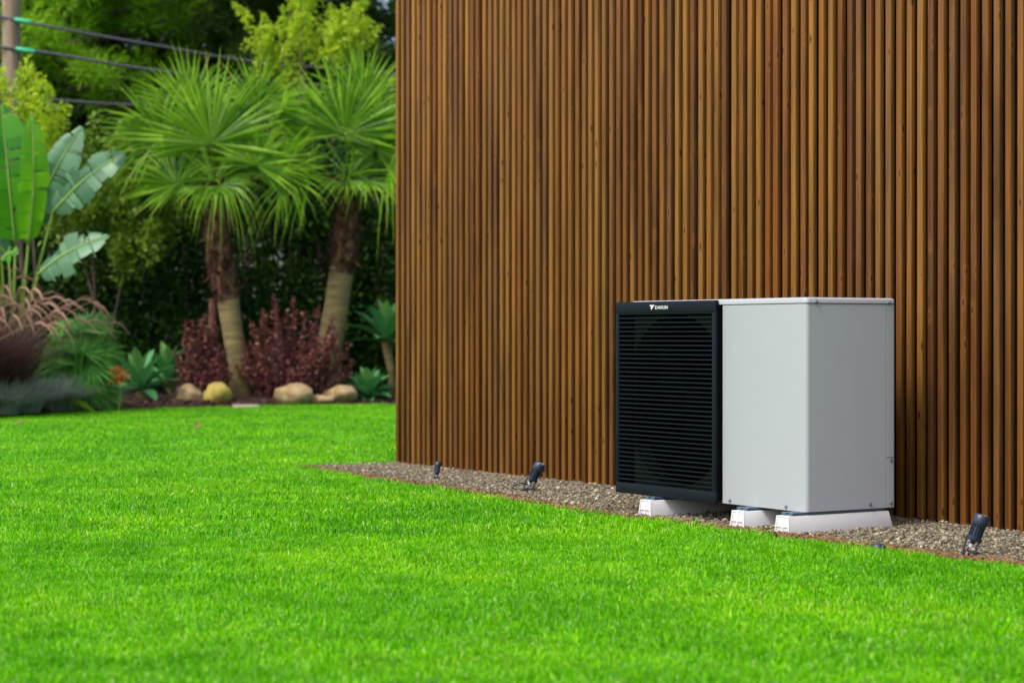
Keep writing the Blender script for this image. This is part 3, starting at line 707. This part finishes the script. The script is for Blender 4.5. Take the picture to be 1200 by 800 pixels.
def make_palm(label, base, d, trunk_px, trunk_r, fib_px, fib_r, crown_px, fans, seed):
    root = empty('fan_palm', base); tag(root, label, 'palm', 'fan palms behind the lawn')
    loc = lambda px, py, dd=d: at(px, py, dd) - base
    palm_trunk(root, [Vector((loc(*trunk_px[0]).x, 0, -0.05))] + [loc(*p) for p in trunk_px[1:]], trunk_r, [loc(*p) for p in fib_px], fib_r, seed)
    crown = loc(*crown_px)
    for i, (hx, hy, dd, nx, nz, ux, uz, rad, spread, droop) in enumerate(fans):
        hub = at(hx, hy, d + dd) - base
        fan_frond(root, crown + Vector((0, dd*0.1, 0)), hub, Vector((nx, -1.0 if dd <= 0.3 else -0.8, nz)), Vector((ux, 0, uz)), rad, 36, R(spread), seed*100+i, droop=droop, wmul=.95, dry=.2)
    r = random.Random(seed+5)
    for i in range(10):                             # the rest of the crown all round
        az = r.uniform(0, 6.283); el = r.uniform(0.05, 1.2); pl = r.uniform(.5, .9)
        o = Vector((math.cos(az)*math.cos(el), abs(math.sin(az)*math.cos(el))*0.8 + 0.25, math.sin(el)))
        hub = crown + o*pl
        nn = (Vector((0, 0, 1))*0.6 - o*0.5 + Vector((r.uniform(-1, 1), r.uniform(-.8, .4), r.uniform(-.3, .5))))
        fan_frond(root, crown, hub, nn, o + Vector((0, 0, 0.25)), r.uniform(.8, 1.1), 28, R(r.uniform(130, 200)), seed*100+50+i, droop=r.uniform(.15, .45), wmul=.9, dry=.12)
    for i in range(2):                              # old fronds hanging over the fibre
        az = r.uniform(3.4, 6.0); o = Vector((math.cos(az), math.sin(az)*.6, -0.12)); hub = crown + o*r.uniform(.35, .6)
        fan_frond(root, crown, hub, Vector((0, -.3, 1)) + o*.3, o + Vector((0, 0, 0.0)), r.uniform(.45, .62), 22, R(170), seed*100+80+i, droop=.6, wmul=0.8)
    return root

PD = 24.6
b1 = Vector(((284-600)*PD/2400, PD, 0.03))
make_palm('fan palm with a fat shaggy trunk behind the mossy stone', b1, PD,
    [(284, 470), (280, 430), (273, 390), (266, 345)], [0.140, 0.125, 0.125, 0.135],
    [(266, 352), (260, 320), (255, 280), (253, 240), (252, 215)], [0.17, 0.21, 0.20, 0.17, 0.12], (251, 214),
    [(248, 168, -0.35, 0, 0.15, 0.0, 1, 1.16, 215, 0.05), (299, 193, -0.45, -.1, 0.5, 0.35, 1, 0.78, 230, 0.15), (207, 216, -0.4, 0.25, 0.7, -0.6, 0.9, 0.75, 220, 0.25),
     (190, 160, 0.1, 0.4, 0.1, -0.75, 0.8, 0.90, 220, 0.2), (300, 130, 0.3, -0.35, 0.0, 0.5, 0.9, 0.85, 200, 0.15), (225, 130, 0.3, 0.2, 0.0, -0.35, 1, 0.9, 210, 0.1),
     (258, 216, -0.5, 0, 1.6, 0.25, -0.5, 0.60, 165, 1.0), (330, 205, -0.2, -.3, 0.6, 1.0, 0.1, 0.75, 200, 0.55)], 11)
PD2 = 25.2
b2 = Vector(((383-600)*PD2/2400, PD2, 0.03))
make_palm('leaning fan palm rising out of the larger red shrub', b2, PD2,
    [(380, 468), (386, 410), (394, 360), (401, 312)], [0.20, 0.165, 0.15, 0.15],
    [(401, 320), (404, 290), (407, 250), (409, 215)], [0.19, 0.20, 0.15, 0.11], (409, 208),
    [(404, 157, -0.4, 0, 0.12, 0.03, 1, 1.08, 200, 0.05), (440, 175, -0.1, -0.5, 0.2, 0.6, 0.9, 0.9, 220, 0.2), (365, 205, -0.3, 0.3, 0.6, -0.9, 0.35, 0.85, 200, 0.6),
     (455, 200, -0.5, -0.4, 0.9, 0.9, -0.2, 0.7, 170, 0.9), (372, 150, 0.1, 0.4, 0.2, -0.6, 0.9, 0.8, 210, 0.2), (425, 120, 0.3, -0.1, 0, 0.3, 1, 0.85, 200, 0.1)], 23)
# thin dead stump beside the first palm
m = MB(); q = at(250, 470, 24.8); qs = [(q.x, 24.8, 0.02)] + [tuple(at(x_, y_, 24.8)) for x_, y_ in ((250, 430), (249, 390), (250, 350))]
m.tube(qs, [.06, .06, .055, .05], 9); tag(m.build('palm_stump', MAT['palm_fibre'], sm=True), 'thin brown fibrous stem against the shaggy palm trunk', 'stem')

# ------------------------------------------------------------------ big paddle leaved plant
def paddle(root, base, tip, width, Nn, seed, mat, bend=0.12, tears=9):
    "long leaf torn into strips on both sides of its midrib"
    r = random.Random(seed); ax = tip-base; L = ax.length; D = ax.normalized(); Nn = (Nn - D*Nn.dot(D)).normalized(); S = D.cross(Nn)
    def spine(t): return base + ax*t + Nn*(bend*L*math.sin(t*math.pi)*.6) + Vector((0, 0, -1))*bend*L*t*t*.5
    def wid(t): return width/2*(math.sin(math.pi*min(1, t*0.93+0.07))**0.55)*(1 if t < .8 else math.sqrt(max(0.02, (1-t)/.2)))
    m = MB()
    for sd in (-1, 1):
        cuts = sorted([0.03, 0.99] + [min(.95, max(.06, (i+1)/tears + r.uniform(-.065, .065))) for i in range(tears-1)])
        for a, b in zip(cuts, cuts[1:]):
            sag = r.uniform(.0, .75); gap = r.uniform(.004, .02) if r.random() < .5 else 0.0; wl_ = r.uniform(.86, 1.0); tt = r.uniform(0, 1); K = 4; J = 4; vs_ = []
            for i in range(K+1):
                t = a + (b-a)*i/K
                tq = t - (gap if i == K else 0)
                for j in range(J+1):
                    q = j/J; w_ = wid(t)*q*(1 - 0.035*(abs(i/K-.5)*2)**2*q)*wl_
                    t2 = min(1, tq + 0.10*q*width/L)
                    vs_.append(spine(t2)+S*sd*w_ + Nn*(0.36*w_ - sag*w_*q*.7) + Vector((0, 0, -1))*sag*w_*q*.5 + Nn*0.006*math.sin(i*3.1))
            J1 = J+1
            m.add(vs_, [(i*J1+j, i*J1+j+1, (i+1)*J1+j+1, (i+1)*J1+j) for i in range(K) for j in range(J)], tt)
    lf = m.build('leaf', MAT[mat], root, sm=True)
    m = MB(); m.tube([spine(t) + Nn*.006 for t in [i/12 for i in range(13)]], [0.017*(1-.8*i/12) for i in range(13)], 6); m.build('midrib', MAT['midrib'], lf, sm=True)
    return lf
SD = 21.6
sb = at(18, 470, SD); sb.z = 0.05
st = empty('paddle_leaf_plant', sb); tag(st, 'tall plant with huge torn paddle leaves above the feathery grass', 'plant')
for i, (bx, by, tx, ty, wpx, d0, nx, nz, mat) in enumerate([
    (18, 288, 2, 112, 74, 0.0, 0.2, 0.15, 'big_leaf'), (33, 286, 37, 122, 40, -0.15, 0.7, 0.1, 'big_leaf_bright'), (-12, 275, -22, 130, 60, 0.2, -.2, 0.2, 'big_leaf'),
    (38, 262, 96, 140, 52, 0.1, 0.15, 0.45, 'big_leaf_pale'), (62, 250, 146, 172, 46, -0.1, 0.15, 0.6, 'big_leaf_pale'), (45, 322, 128, 270, 44, -0.2, -0.1, 0.7, 'big_leaf_pale'),
    (10, 300, -40, 250, 50, 0.1, -.2, .5, 'big_leaf_pale'), (2, 305, 22, 292, 22, -.5, 0, 1, 'big_leaf'), (58, 395, 82, 378, 26, -0.3, 0, .8, 'big_leaf')]):
    base = at(bx, by, SD+d0) - sb; tip = at(tx, ty, SD+d0-0.15) - sb
    paddle(st, base, tip, wpx*SD/2400, Vector((nx, -1, nz)), 300+i, mat, tears=10)
    foot_ = Vector((random.uniform(-.1, .1), random.uniform(0, .2), 0)); mid = foot_.lerp(base, .6) + Vector((0, 0, .12))
    m = MB(); m.tube([foot_, mid, base], [0.026, 0.018, 0.012], 7); m.build('stalk', MAT['olive_leaf'], st, sm=True)

# ------------------------------------------------------------------ low fan shrub, agaves
fb = at(92, 470, 22.0); fb.z = 0.04
fs = empty('fan_leaf_shrub', fb); tag(fs, 'low dark green shrub of narrow fan leaves beside the orange flower', 'shrub')
rr = random.Random(77)
for i in range(44):
    az = rr.uniform(0, 6.283); el = rr.uniform(0.05, 1.35); o = Vector((math.cos(az)*math.cos(el), math.sin(az)*math.cos(el)*.8, math.sin(el)))
    hub = o*rr.uniform(.12, .30); hub.z = hub.z*2.9 + .10
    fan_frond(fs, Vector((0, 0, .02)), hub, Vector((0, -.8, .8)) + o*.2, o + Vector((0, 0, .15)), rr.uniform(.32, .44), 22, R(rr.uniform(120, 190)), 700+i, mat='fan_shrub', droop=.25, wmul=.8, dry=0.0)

def agave(base, n, L, W, label, seed, stem=None, lift=0.0, spread=1.0):
    root = empty('agave', base); tag(root, label, 'agave', 'agave rosettes in the bed'); r = random.Random(seed)
    c = Vector((0, 0, lift + 0.05))
    if lift:
        m = MB(); m.tube([(0.08, 0.05, -.03), (0.07, .03, lift*.5), (0, 0, lift+.06)], [.05, .045, .06], 9); m.build('stem', MAT['palm_bark'], root, sm=True)
    for i in range(n):
        f_ = i/(n-1); az = i*2.39996 + r.uniform(-.2, .2); el = R(82)*(1-f_)**1.0*0.95 + R(-4)*f_ + r.uniform(-.08, .08)
        el = max(-0.1, el*spread)
        l = L*(0.72 + .35*math.sin(math.pi*(f_*.7+.2)))*r.uniform(.9, 1.08); w_ = W*r.uniform(.9, 1.1)
        D = Vector((math.cos(az)*math.cos(el), math.sin(az)*math.cos(el), math.sin(el))); S = Vector((-math.sin(az), math.cos(az), 0)); U = S.cross(D)*-1
        if U.z < 0: U = -U
        m = MB(); vs_ = []; prof = [(0, .42), (.15, .5), (.35, .85), (.55, 1.0), (.72, .86), (.88, .5), (1.0, .03)]
        for t, q in prof:
            p = c + D*l*t - Vector((0, 0, 1))*l*.20*t*t*f_ + U*l*.05*math.sin(t*3); hw = w_*q/2
            vs_ += [p - S*hw + U*hw*.45, p - U*.012*(1-t) - U*.0, p + S*hw + U*hw*.45]
        fc = []
        for k in range(len(prof)-1): fc += [(3*k, 3*k+1, 3*k+4, 3*k+3), (3*k+1, 3*k+2, 3*k+5, 3*k+4)]
        m.add(vs_, fc, 1.0 if (f_ < .12) else r.uniform(.1, .85)); m.build('leaf', MAT['agave_leaf'], root, sm=True)
p = at(432, 470, 24.5); agave(Vector((p.x, p.y, .04)), 24, .42, .15, 'low green agave rosette beside the timber wall corner', 1, spread=.92)
p = at(452, 470, 25.3); agave(Vector((p.x, p.y, .04)), 20, .58, .17, 'taller agave held up on a bare grey stem', 2, lift=.66)
p = at(163, 470, 23.8); agave(Vector((p.x, p.y, .04)), 20, .56, .15, 'green agave beside the orange flower', 3, lift=.10, spread=.95)
p = at(196, 470, 24.6); agave(Vector((p.x, p.y, .04)), 18, .52, .14, 'agave half hidden behind the smaller red shrub', 4, lift=.18)
# orange flower
q = at(139, 440, 21.9); fl = empty('orange_flower', (q.x, q.y, .04)); tag(fl, 'single orange red flower on a thin stem', 'flower')
m = MB(); m.tube([(0, 0, 0), (.02, 0, .18), (0, 0, q.z - .06)], .006, 5); m.build('stem', MAT['midrib'], fl)
P = np.tile([[0, 0, q.z - .04]], (60, 1)) + rng.normal(0, .035, (60, 3)); V, Fc = diamonds(P, rng.normal(size=(60, 3)), 0.06, 0.045)
link('petals', arrays_mesh('petals', V, Fc, rng.uniform(0, 1, 60)), MAT['petal'], fl)

# ------------------------------------------------------------------ red barberry shrubs
def barberry(base, rx, h, nb, label, seed, lean=0.0):
    r = random.Random(seed); root = empty('red_shrub', base); tag(root, label, 'shrub', 'dark red shrubs under the palms')
    m = MB(); P = []; D = []
    for b in range(nb):
        az = r.uniform(0, 6.283); q = math.sqrt(r.random()); tx, ty = math.cos(az)*rx*q + lean, math.sin(az)*rx*.55*q
        hh = h*(1 - .55*q*q)*r.uniform(.5, 1.12); b0 = Vector((tx*.25, ty*.25, 0)); tip = Vector((tx*1.05, ty, hh)); mid = b0.lerp(tip, .5) + Vector((tx*.12, 0, -.02))
        pts = [b0, mid, tip]; m.tube(pts, [.008, .006, .003], 4)
        for s_ in range(int(130*(.4 + hh/h))):
            t = r.random()**.75; c = b0*(1-t)**2 + mid*2*t*(1-t) + tip*t*t
            g = .042*(1-t)+.011
            P.append(c + Vector((r.gauss(0, g), r.gauss(0, g), r.gauss(0, g*.7)))); D.append((r.gauss(0, 1), r.gauss(0, 1), r.gauss(.5, .8)))
    m.build('branches', MAT['pine_bark'], root)
    n = len(P); V, Fc = diamonds(np.array(P), np.array(D), rng.uniform(.028, .05, n), rng.uniform(.018, .03, n))
    link('foliage', arrays_mesh('foliage', V, Fc, rng.uniform(0, 1, n)**1.3), MAT['barberry_leaf'], root)
p = at(233, 470, 24.15); barberry(Vector((p.x, p.y, .04)), .40, 1.06, 46, 'smaller upright red leaved shrub behind the brown stone', 5)
p = at(338, 470, 24.35); barberry(Vector((p.x, p.y, .04)), .68, 1.22, 100, 'larger dark red leaved shrub between the two palm trunks', 6, .06)

# ------------------------------------------------------------------ fountain grass and blue fescue
def arch(b, az, L, lean, n=6):
    out = []
    for i in range(n+1):
        t = i/n; out.append(b + Vector((math.cos(az)*lean*L*t**1.4, math.sin(az)*lean*L*t**1.4, L*(t - .38*lean*t*t*1.4))))
    return out
def blades(nb, rad, L0, L1, w_, seed, ln0=.2, ln1=1.0, dirbias=None):
    r = random.Random(seed); V = []; Fc = []; T = []
    for b in range(nb):
        a = r.uniform(0, 6.283); q = rad*math.sqrt(r.random()); az = a + r.gauss(0, .4)
        pts = arch(Vector((q*math.cos(a), q*math.sin(a), 0)), az, r.uniform(L0, L1), r.uniform(ln0, ln1), 5); s_ = Vector((-math.sin(az), math.cos(az), r.uniform(-.4, .4)))
        i0 = len(V); tt = r.random()
        for i, p in enumerate(pts): hw = w_/2*(1 - .92*(i/5)**1.5); V += [p - s_*hw, p + s_*hw]
        for i in range(5): Fc.append((i0+2*i, i0+2*i+1, i0+2*i+3, i0+2*i+2)); T.append(tt)
    return arrays_mesh('blades', V, Fc, T)
def fountain(base, nb, L, label, seed, npl):
    root = empty('fountain_grass', base); tag(root, label, 'grass clump', 'purple fountain grass clumps')
    o = link('blades', blades(nb, .18, L*.4, L*.8, .011, seed, .15, .8), MAT['purple_blade'], root); o['kind'] = 'stuff'
    r = random.Random(seed+1)
    for k in range(npl):
        az = r.uniform(0, 6.283); pts = arch(Vector((r.uniform(-.1, .1), r.uniform(-.1, .1), 0)), az, L*r.uniform(.85, 1.12), r.uniform(.2, .9), 10)
        m = MB(); m.tube(pts[:9], .003, 4)
        e_ = pts[8]; dh = Vector((math.cos(az), math.sin(az), 0)); pl_ = r.uniform(.20, .32); up_ = r.uniform(.2, .7); bend = [e_ + dh*pl_*t_ + Vector((0, 0, pl_*(up_*t_ - 1.0*t_*t_))) for t_ in (0, .33, .66, 1)]
        m.tube(bend, [.007, .013, .011, .003], 6, t=r.random())
        for h_ in range(46):
            t = r.random()*2.999; i = int(t); c = bend[i].lerp(bend[i+1], t-i); d_ = Vector((r.gauss(0, 1), r.gauss(0, 1), r.gauss(0, 1))).normalized(); ax = (bend[i+1]-bend[i]).normalized()
            s_ = d_.cross(ax).normalized()*.0025; m.add([c-s_, c+s_, c + d_*.026 + ax*.022], [(0, 1, 2)], r.random())
        m.build('plume', MAT['plume'], root)
for i, (px, py, d, nb, L, npl, lab) in enumerate([(-8, 470, 20.9, 1800, 1.80, 80, 'purple fountain grass with pale feathery plumes under the paddle leaves'), (-75, 478, 20.2, 1500, 1.80, 70, 'tall purple fountain grass growing behind the blue tufts')]):
    p = at(px, py, d); fountain(Vector((p.x, d, .04)), nb, L, lab, 40+i, npl)
fm = [blades(420, .12, .26, .44, .008, 60+i, .2, 1.1) for i in range(3)]
for i, (px, d) in enumerate([(4, 20.35), (24, 20.75), (44, 20.95), (64, 21.35), (84, 21.75), (14, 20.95), (36, 21.2), (102, 22.1), (-18, 20.2), (54, 21.5), (-40, 20), (74, 21.5)]):
    p = at(px, 480, d); y_ = float(bed_y(p.x)) + (.08 if i < 5 else .3)
    f_ = empty('fescue_clump', (p.x, y_, .05), rr.uniform(0, 6)); f_.scale = (rr.uniform(.9, 1.25),)*3
    tag(f_, 'blue grey tuft of fine grass along the bed edge', 'grass clump', 'blue fescue tufts')
    o = link('blades', fm[i % 3], MAT['fescue_blade'], f_); o['kind'] = 'stuff'
# long single leaf lying out over the lawn edge
m = MB(); pts = [at(80, 468, 21.6), at(90, 470, 21.5), at(101, 475, 21.4), at(112, 483, 21.3)]
m.add([p_ + Vector((0, 0, s_*w_)) for p_, w_ in zip(pts, (.012, .03, .03, .006)) for s_ in (-1, 1)], [(0, 2, 3, 1), (2, 4, 5, 3), (4, 6, 7, 5)], .8)
tag(m.build('strap_leaf', MAT['olive_leaf']), 'single long pale leaf bending over the lawn edge', 'leaf')

# ------------------------------------------------------------------ hedge and lighter shrubs behind
def foliage_mass(C, RR, per, L, W, tb=(0, 1), power=1.0, droop=-.2, flat=1.0):
    "leaf clumps: C centres, RR radii; more leaves on the outside of each"
    P = []; D = []; T = []
    for c, r_ in zip(C, RR):
        n = int(per*rng.uniform(.7, 1.3)); o = sphere_pts(n); q = rng.uniform(.35, 1.0, (n, 1))**.5
        P.append(np.asarray(c) + o*q*r_*np.array([1, 1, flat])); D.append(o*.7 + rng.normal(0, .55, (n, 3)) + [0, 0, droop])
        ct = rng.uniform(0, .35); T.append(np.clip(ct + rng.uniform(0, .75, n)**power, 0, 1)*(tb[1]-tb[0]) + tb[0])
    P = np.concatenate(P); D = np.concatenate(D); n = len(P)
    V, Fc = diamonds(P, D, rng.uniform(.7, 1.3, n)*L, rng.uniform(.7, 1.3, n)*W, curl=.06)
    return V, Fc, np.concatenate(T)
hd = empty('hedge', (-3, 27.2, 0)); tag(hd, 'tall dense dark green hedge behind the palms', 'hedge')
n = 950; C = np.stack([rng.uniform(-7, 6.5, n), rng.uniform(-.9, 1.1, n), rng.uniform(.1, 3.3, n)], 1)
C[:, 1] += 0.35*np.sin(C[:, 0]*1.7) + 0.15*C[:, 2]
V, Fc, T = foliage_mass(C, rng.uniform(.28, .5, n), 120, .10, .045)
link('foliage', arrays_mesh('foliage', V, Fc, T), MAT['hedge_leaf'], hd)
m = MB()
for k in range(16):
    x_ = -6.5 + k*.85 + random.uniform(-.2, .2); m2 = MB(); m2.tube([(x_, .3, 0), (x_ + random.uniform(-.2, .2), .3, 1.4), (x_ + random.uniform(-.3, .3), .4, 3.0)], [.06, .05, .02], 7); m2.build('stem', MAT['pine_bark'], hd, sm=True)

def shrub(name, label, base, stems, C, RR, per, L, W, mat, group=None, cat='shrub', flat=1.0):
    root = empty(name, base); tag(root, label, cat, group)
    for a, b in stems:
        m = MB(); a = Vector(a); b = Vector(b); m.tube([a, a.lerp(b, .5) + Vector((.05, 0, .05)), b], [.022, .016, .006], 6); m.build('stem', MAT['pine_bark'], root, sm=True)
    V, Fc, T = foliage_mass(C, RR, per, L, W, flat=flat); link('foliage', arrays_mesh('foliage', V, Fc, T), MAT[mat], root)
def px_clumps(base, d, lst, jit=.25, each=5, rad=.2):
    "sprays: small leaf clumps strung along upward twigs"
    C = []; RR = []
    for x_, y_ in lst:
        c = np.array(at(x_, y_, d) - base)
        for k in range(max(1, each//2)):
            s0 = c + rng.normal(0, jit, 3); dv = np.array([rng.normal(0, .35), rng.normal(0, .3), 1.0]); dv /= np.linalg.norm(dv); ln = rng.uniform(.25, .5)
            for q in range(7):
                C.append(s0 + dv*ln*(q/6 - .4) + rng.normal(0, .018, 3)); RR.append(rad*(.55 - .35*q/6)*rng.uniform(.8, 1.2))
    return C, RR
b = Vector((at(350, 470, 28.8).x, 28.8, .1))
lst = [(330, 55), (345, 30), (362, 15), (315, 48), (350, 60), (370, 40), (378, 62), (385, 20), (340, 10), (395, 70), (322, 75), (360, 85), (352, -15), (372, -25), (412, 50), (408, 25), (416, 10), (404, 62), (420, 60), (300, 40), (310, 90), (338, 100)]
C, RR = px_clumps(b, 28.8, lst, .15, 6, .14)
shrub('lime_shrub', 'bright lime green leafy shrub rising behind the palm crowns', b, [((random.uniform(-.2, .2), 0, 0), at(x_, y_, 28.8)-b) for x_, y_ in lst[::4]], C, RR, 14, .072, .034, 'lime_leaf', 'lime green shrubs')
b = Vector((at(30, 470, 24.5).x, 24.5, .1))
lst = [(4, 112), (30, 110), (45, 130), (60, 150), (20, 120), (38, 160), (60, 135), (50, 175), (-10, 110), (-25, 100)]
C, RR = px_clumps(b, 24.5, lst, .14, 6, .15)
shrub('lime_shrub', 'bright lime green shrub in front of the wooden pole', b, [((random.uniform(-.2, .2), 0, 0), at(x_, y_, 24.5)-b) for x_, y_ in lst[::4]], C, RR, 14, .072, .034, 'lime_leaf', 'lime green shrubs')
b = Vector((at(120, 470, 25.6).x, 25.6, .1))
lst = [(100, 200), (125, 215), (145, 235), (115, 245), (135, 262), (95, 230), (160, 210), (120, 185), (150, 270), (105, 270), (175, 245), (190, 270), (85, 255)]
C, RR = px_clumps(b, 25.6, lst, .25, 12, .28)
shrub('olive_shrub', 'yellow green shrub showing between paddle leaves and palm', b, [((random.uniform(-.2, .2), 0, 0), at(x_, y_, 25.6)-b) for x_, y_ in lst[::6]], C, RR, 20, .075, .04, 'olive_leaf')

# ------------------------------------------------------------------ pines behind the garden
def pine(x_, y_, h, crown_r, z0, label, seed, mat, nclump, trunk_r=.2, lean=0.0):
    r = random.Random(seed); root = empty('pine_tree', (x_, y_, 0)); tag(root, label, 'tree', 'pines behind the garden')
    m = MB(); m.tube([(0, 0, -.1), (lean*.3, 0, h*.35), (lean*.7, .1, h*.7), (lean, 0, h)], [trunk_r, trunk_r*.85, trunk_r*.55, .04], 10); m.build('trunk', MAT['pine_bark'], root, sm=True)
    m = MB(); C = []
    for k in range(44):
        z = z0 + (h-z0)*r.random(); az = r.uniform(0, 6.283); L = crown_r*r.uniform(.55, 1.05)*(1 - .5*((z-z0)/(h-z0))**2)
        a = Vector((lean*z/h, 0, z)); e = a + Vector((math.cos(az)*L, math.sin(az)*L, L*r.uniform(.0, .35)))
        m.tube([a, a.lerp(e, .5) + Vector((0, 0, -.1)), e], [.06, .04, .012], 5)
        for q in range(max(1, nclump//44)):
            t = r.uniform(.25, 1.05); C.append(np.array(a.lerp(e, t)) + rng.normal(0, .33, 3)*[1, 1, .6])
    m.build('limbs', MAT['pine_bark'], root, sm=True)
    P = []; D = []; T = []
    for c in C:
        n = 120 if 'light' in mat else 90; o = sphere_pts(n); o[:, 2] = o[:, 2]*.7 + .25; rad = rng.uniform(.18, .36)*(1.3 if 'light' in mat else 1)
        ctr = np.asarray(c) + o*rad*rng.uniform(0, .9, (n, 1)); P.append(ctr); D.append(o + rng.normal(0, .35, (n, 3))); T.append(np.clip(rng.uniform(0, .5) + rng.uniform(0, .5, n), 0, 1))
    P = np.concatenate(P); D = np.concatenate(D); V, Fc = diamonds(P, D, rng.uniform(.14, .28, len(P)), .03)
    link('crown', arrays_mesh('crown', V, Fc, np.concatenate(T)), MAT[mat], root)
pine(-8.2, 37.5, 9.5, 2.6, 4.6, 'pine with lit yellow green needle tufts behind the pole', 1, 'pine_needle_light', 310, .15)
pine(-6.2, 44.0, 13.0, 3.6, 3.0, 'dark pine standing behind the lighter green pine', 2, 'pine_needle', 840, .25)
pine(-11.5, 43.0, 13.0, 3.8, 3.0, 'dark pine behind the wooden pole', 3, 'pine_needle', 840, .25)
pine(-4.2, 39.5, 10.5, 2.4, 5.2, 'olive green pine above the first palm crown', 4, 'pine_needle', 660, .2)
pine(-2.9, 41.5, 13.0, 2.8, 4.2, 'tall pine with bare brown trunk next to the timber wall', 5, 'pine_needle', 660, .23)
pine(0.4, 46.0, 13.0, 3.2, 2.5, 'pine mostly hidden behind the timber building', 6, 'pine_needle', 760, .25)
pine(-8.8, 50.0, 14.0, 4.0, 2.0, 'farthest dark pine filling the gap between the other pines', 7, 'pine_needle', 840, .28)
pine(-3.8, 52.0, 14.0, 4.2, 2.0, 'far dark pine beyond the trees above the palms', 8, 'pine_needle', 920, .28)
pine(-11.0, 47.5, 14.0, 4.0, 3.0, 'dark pine beyond the pole and its cables', 9, 'pine_needle', 900, .28)
pine(-10.4, 40.0, 11.0, 2.6, 4.0, 'dark pine standing close behind the wooden pole', 10, 'pine_needle', 640, .16)
pine(-8.4, 42.0, 13.0, 3.4, 3.5, 'dark pine between the cables and the first palm', 11, 'pine_needle', 900, .2)
# undergrowth below the pines
n = 520; C = np.stack([rng.uniform(-16, 8, n), rng.uniform(33, 40, n), rng.uniform(.2, 5.0, n)], 1)
V, Fc, T = foliage_mass(C, rng.uniform(.5, .9, n), 110, .2, .09)
tag(link('undergrowth', arrays_mesh('undergrowth', V, Fc, T), MAT['hedge_leaf']), 'dark wooded undergrowth below the pines', 'undergrowth', kind='stuff')

# ------------------------------------------------------------------ wooden pole and cables
PDp = 29.0; pp = at(14, 400, PDp); pole = empty('utility_pole', (pp.x, PDp, 0)); tag(pole, 'round weathered wooden pole carrying cables', 'pole')
m = MB(); m.tube([(0, 0, -.1), (0, 0, 3), (-.01, 0, 6.5), (-.02, 0, 8.5)], [.15, .138, .125, .115], 16); m.build('shaft', MAT['pole_wood'], pole, sm=True)
def cable(pts, sl, rad, label):
    a = [at(*p) for p in pts]; root = empty('overhead_cable', a[0]); tag(root, label, 'cable', 'cables strung from the pole')
    out = []
    for i in range(len(a)-1):
        p0, p1, p2, p3 = a[max(i-1, 0)], a[i], a[i+1], a[min(i+2, len(a)-1)]
        for t in [k/6 for k in range(6)]: out.append(0.5*((2*p1) + (p2-p0)*t + (2*p0-5*p1+4*p2-p3)*t*t + (3*p1-p0-3*p2+p3)*t**3) - a[0])
    out.append(a[-1]-a[0]); m = MB(); m.tube(out, rad, 7); m.build('wire', MAT['cable_grey'], root, sm=True)
    if sl:
        m = MB(); p, q = at(*sl[0]) - a[0], at(*sl[1]) - a[0]; m.tube([p, p.lerp(q, .1), q.lerp(p, .1), q], [.02, .034, .034, .02], 9); m.build('sleeve', MAT['sleeve_green'], root, sm=True)
    h = at(*pts[1]) - a[0]
cable([(-70, 10, 28.9), (12, 22, 28.88), (60, 32, 28.9), (185, 54, 29.2), (330, 76, 29.8), (620, 96, 31)], ((17, 23.2, 28.88), (38, 27.2, 28.88)), .020, 'upper black cable with a green sleeve crossing behind the palms')
cable([(-70, 47, 28.9), (0, 55, 28.87), (60, 63, 28.9), (190, 84, 29.2), (330, 98, 29.8), (620, 112, 31)], ((18, 57.5, 28.87), (42, 61.2, 28.87)), .022, 'thicker black cable with green sleeve below the upper cable')
cable([(-70, 106, 28.9), (14, 112, 28.87), (60, 117, 28.9), (150, 123, 29.2), (330, 128, 29.8), (620, 128, 31)], None, .020, 'lowest cable, bare of any sleeve')
# fallen leaves on the lawn
for i, (px, py, lab) in enumerate([(22, 502.5, 'dry brown fallen leaf on the lawn near the blue tufts'), (231, 505.5, 'curled dry leaf lying on the open lawn')]):
    d = CAM_H*2400/(py-392); p = Vector(((px-600)*d/2400, d, .045)); s_ = (.05, .055, .022)[i]; m = MB()
    m.add([(-s_, 0, 0), (-s_*.3, -s_*.5, .012), (s_*.5, -s_*.35, .02), (s_*1.2, 0, .01), (s_*.5, s_*.4, .022), (-s_*.3, s_*.5, .01), (0, 0, .0)], [(0, 1, 6), (1, 2, 6), (2, 3, 6), (3, 4, 6), (4, 5, 6), (5, 0, 6)], random.random())
    tag(m.build('fallen_leaf', MAT['dry_leaf'], None, p, (0.3, -.2, i*1.3)), lab, 'leaf', 'fallen leaves on the lawn')
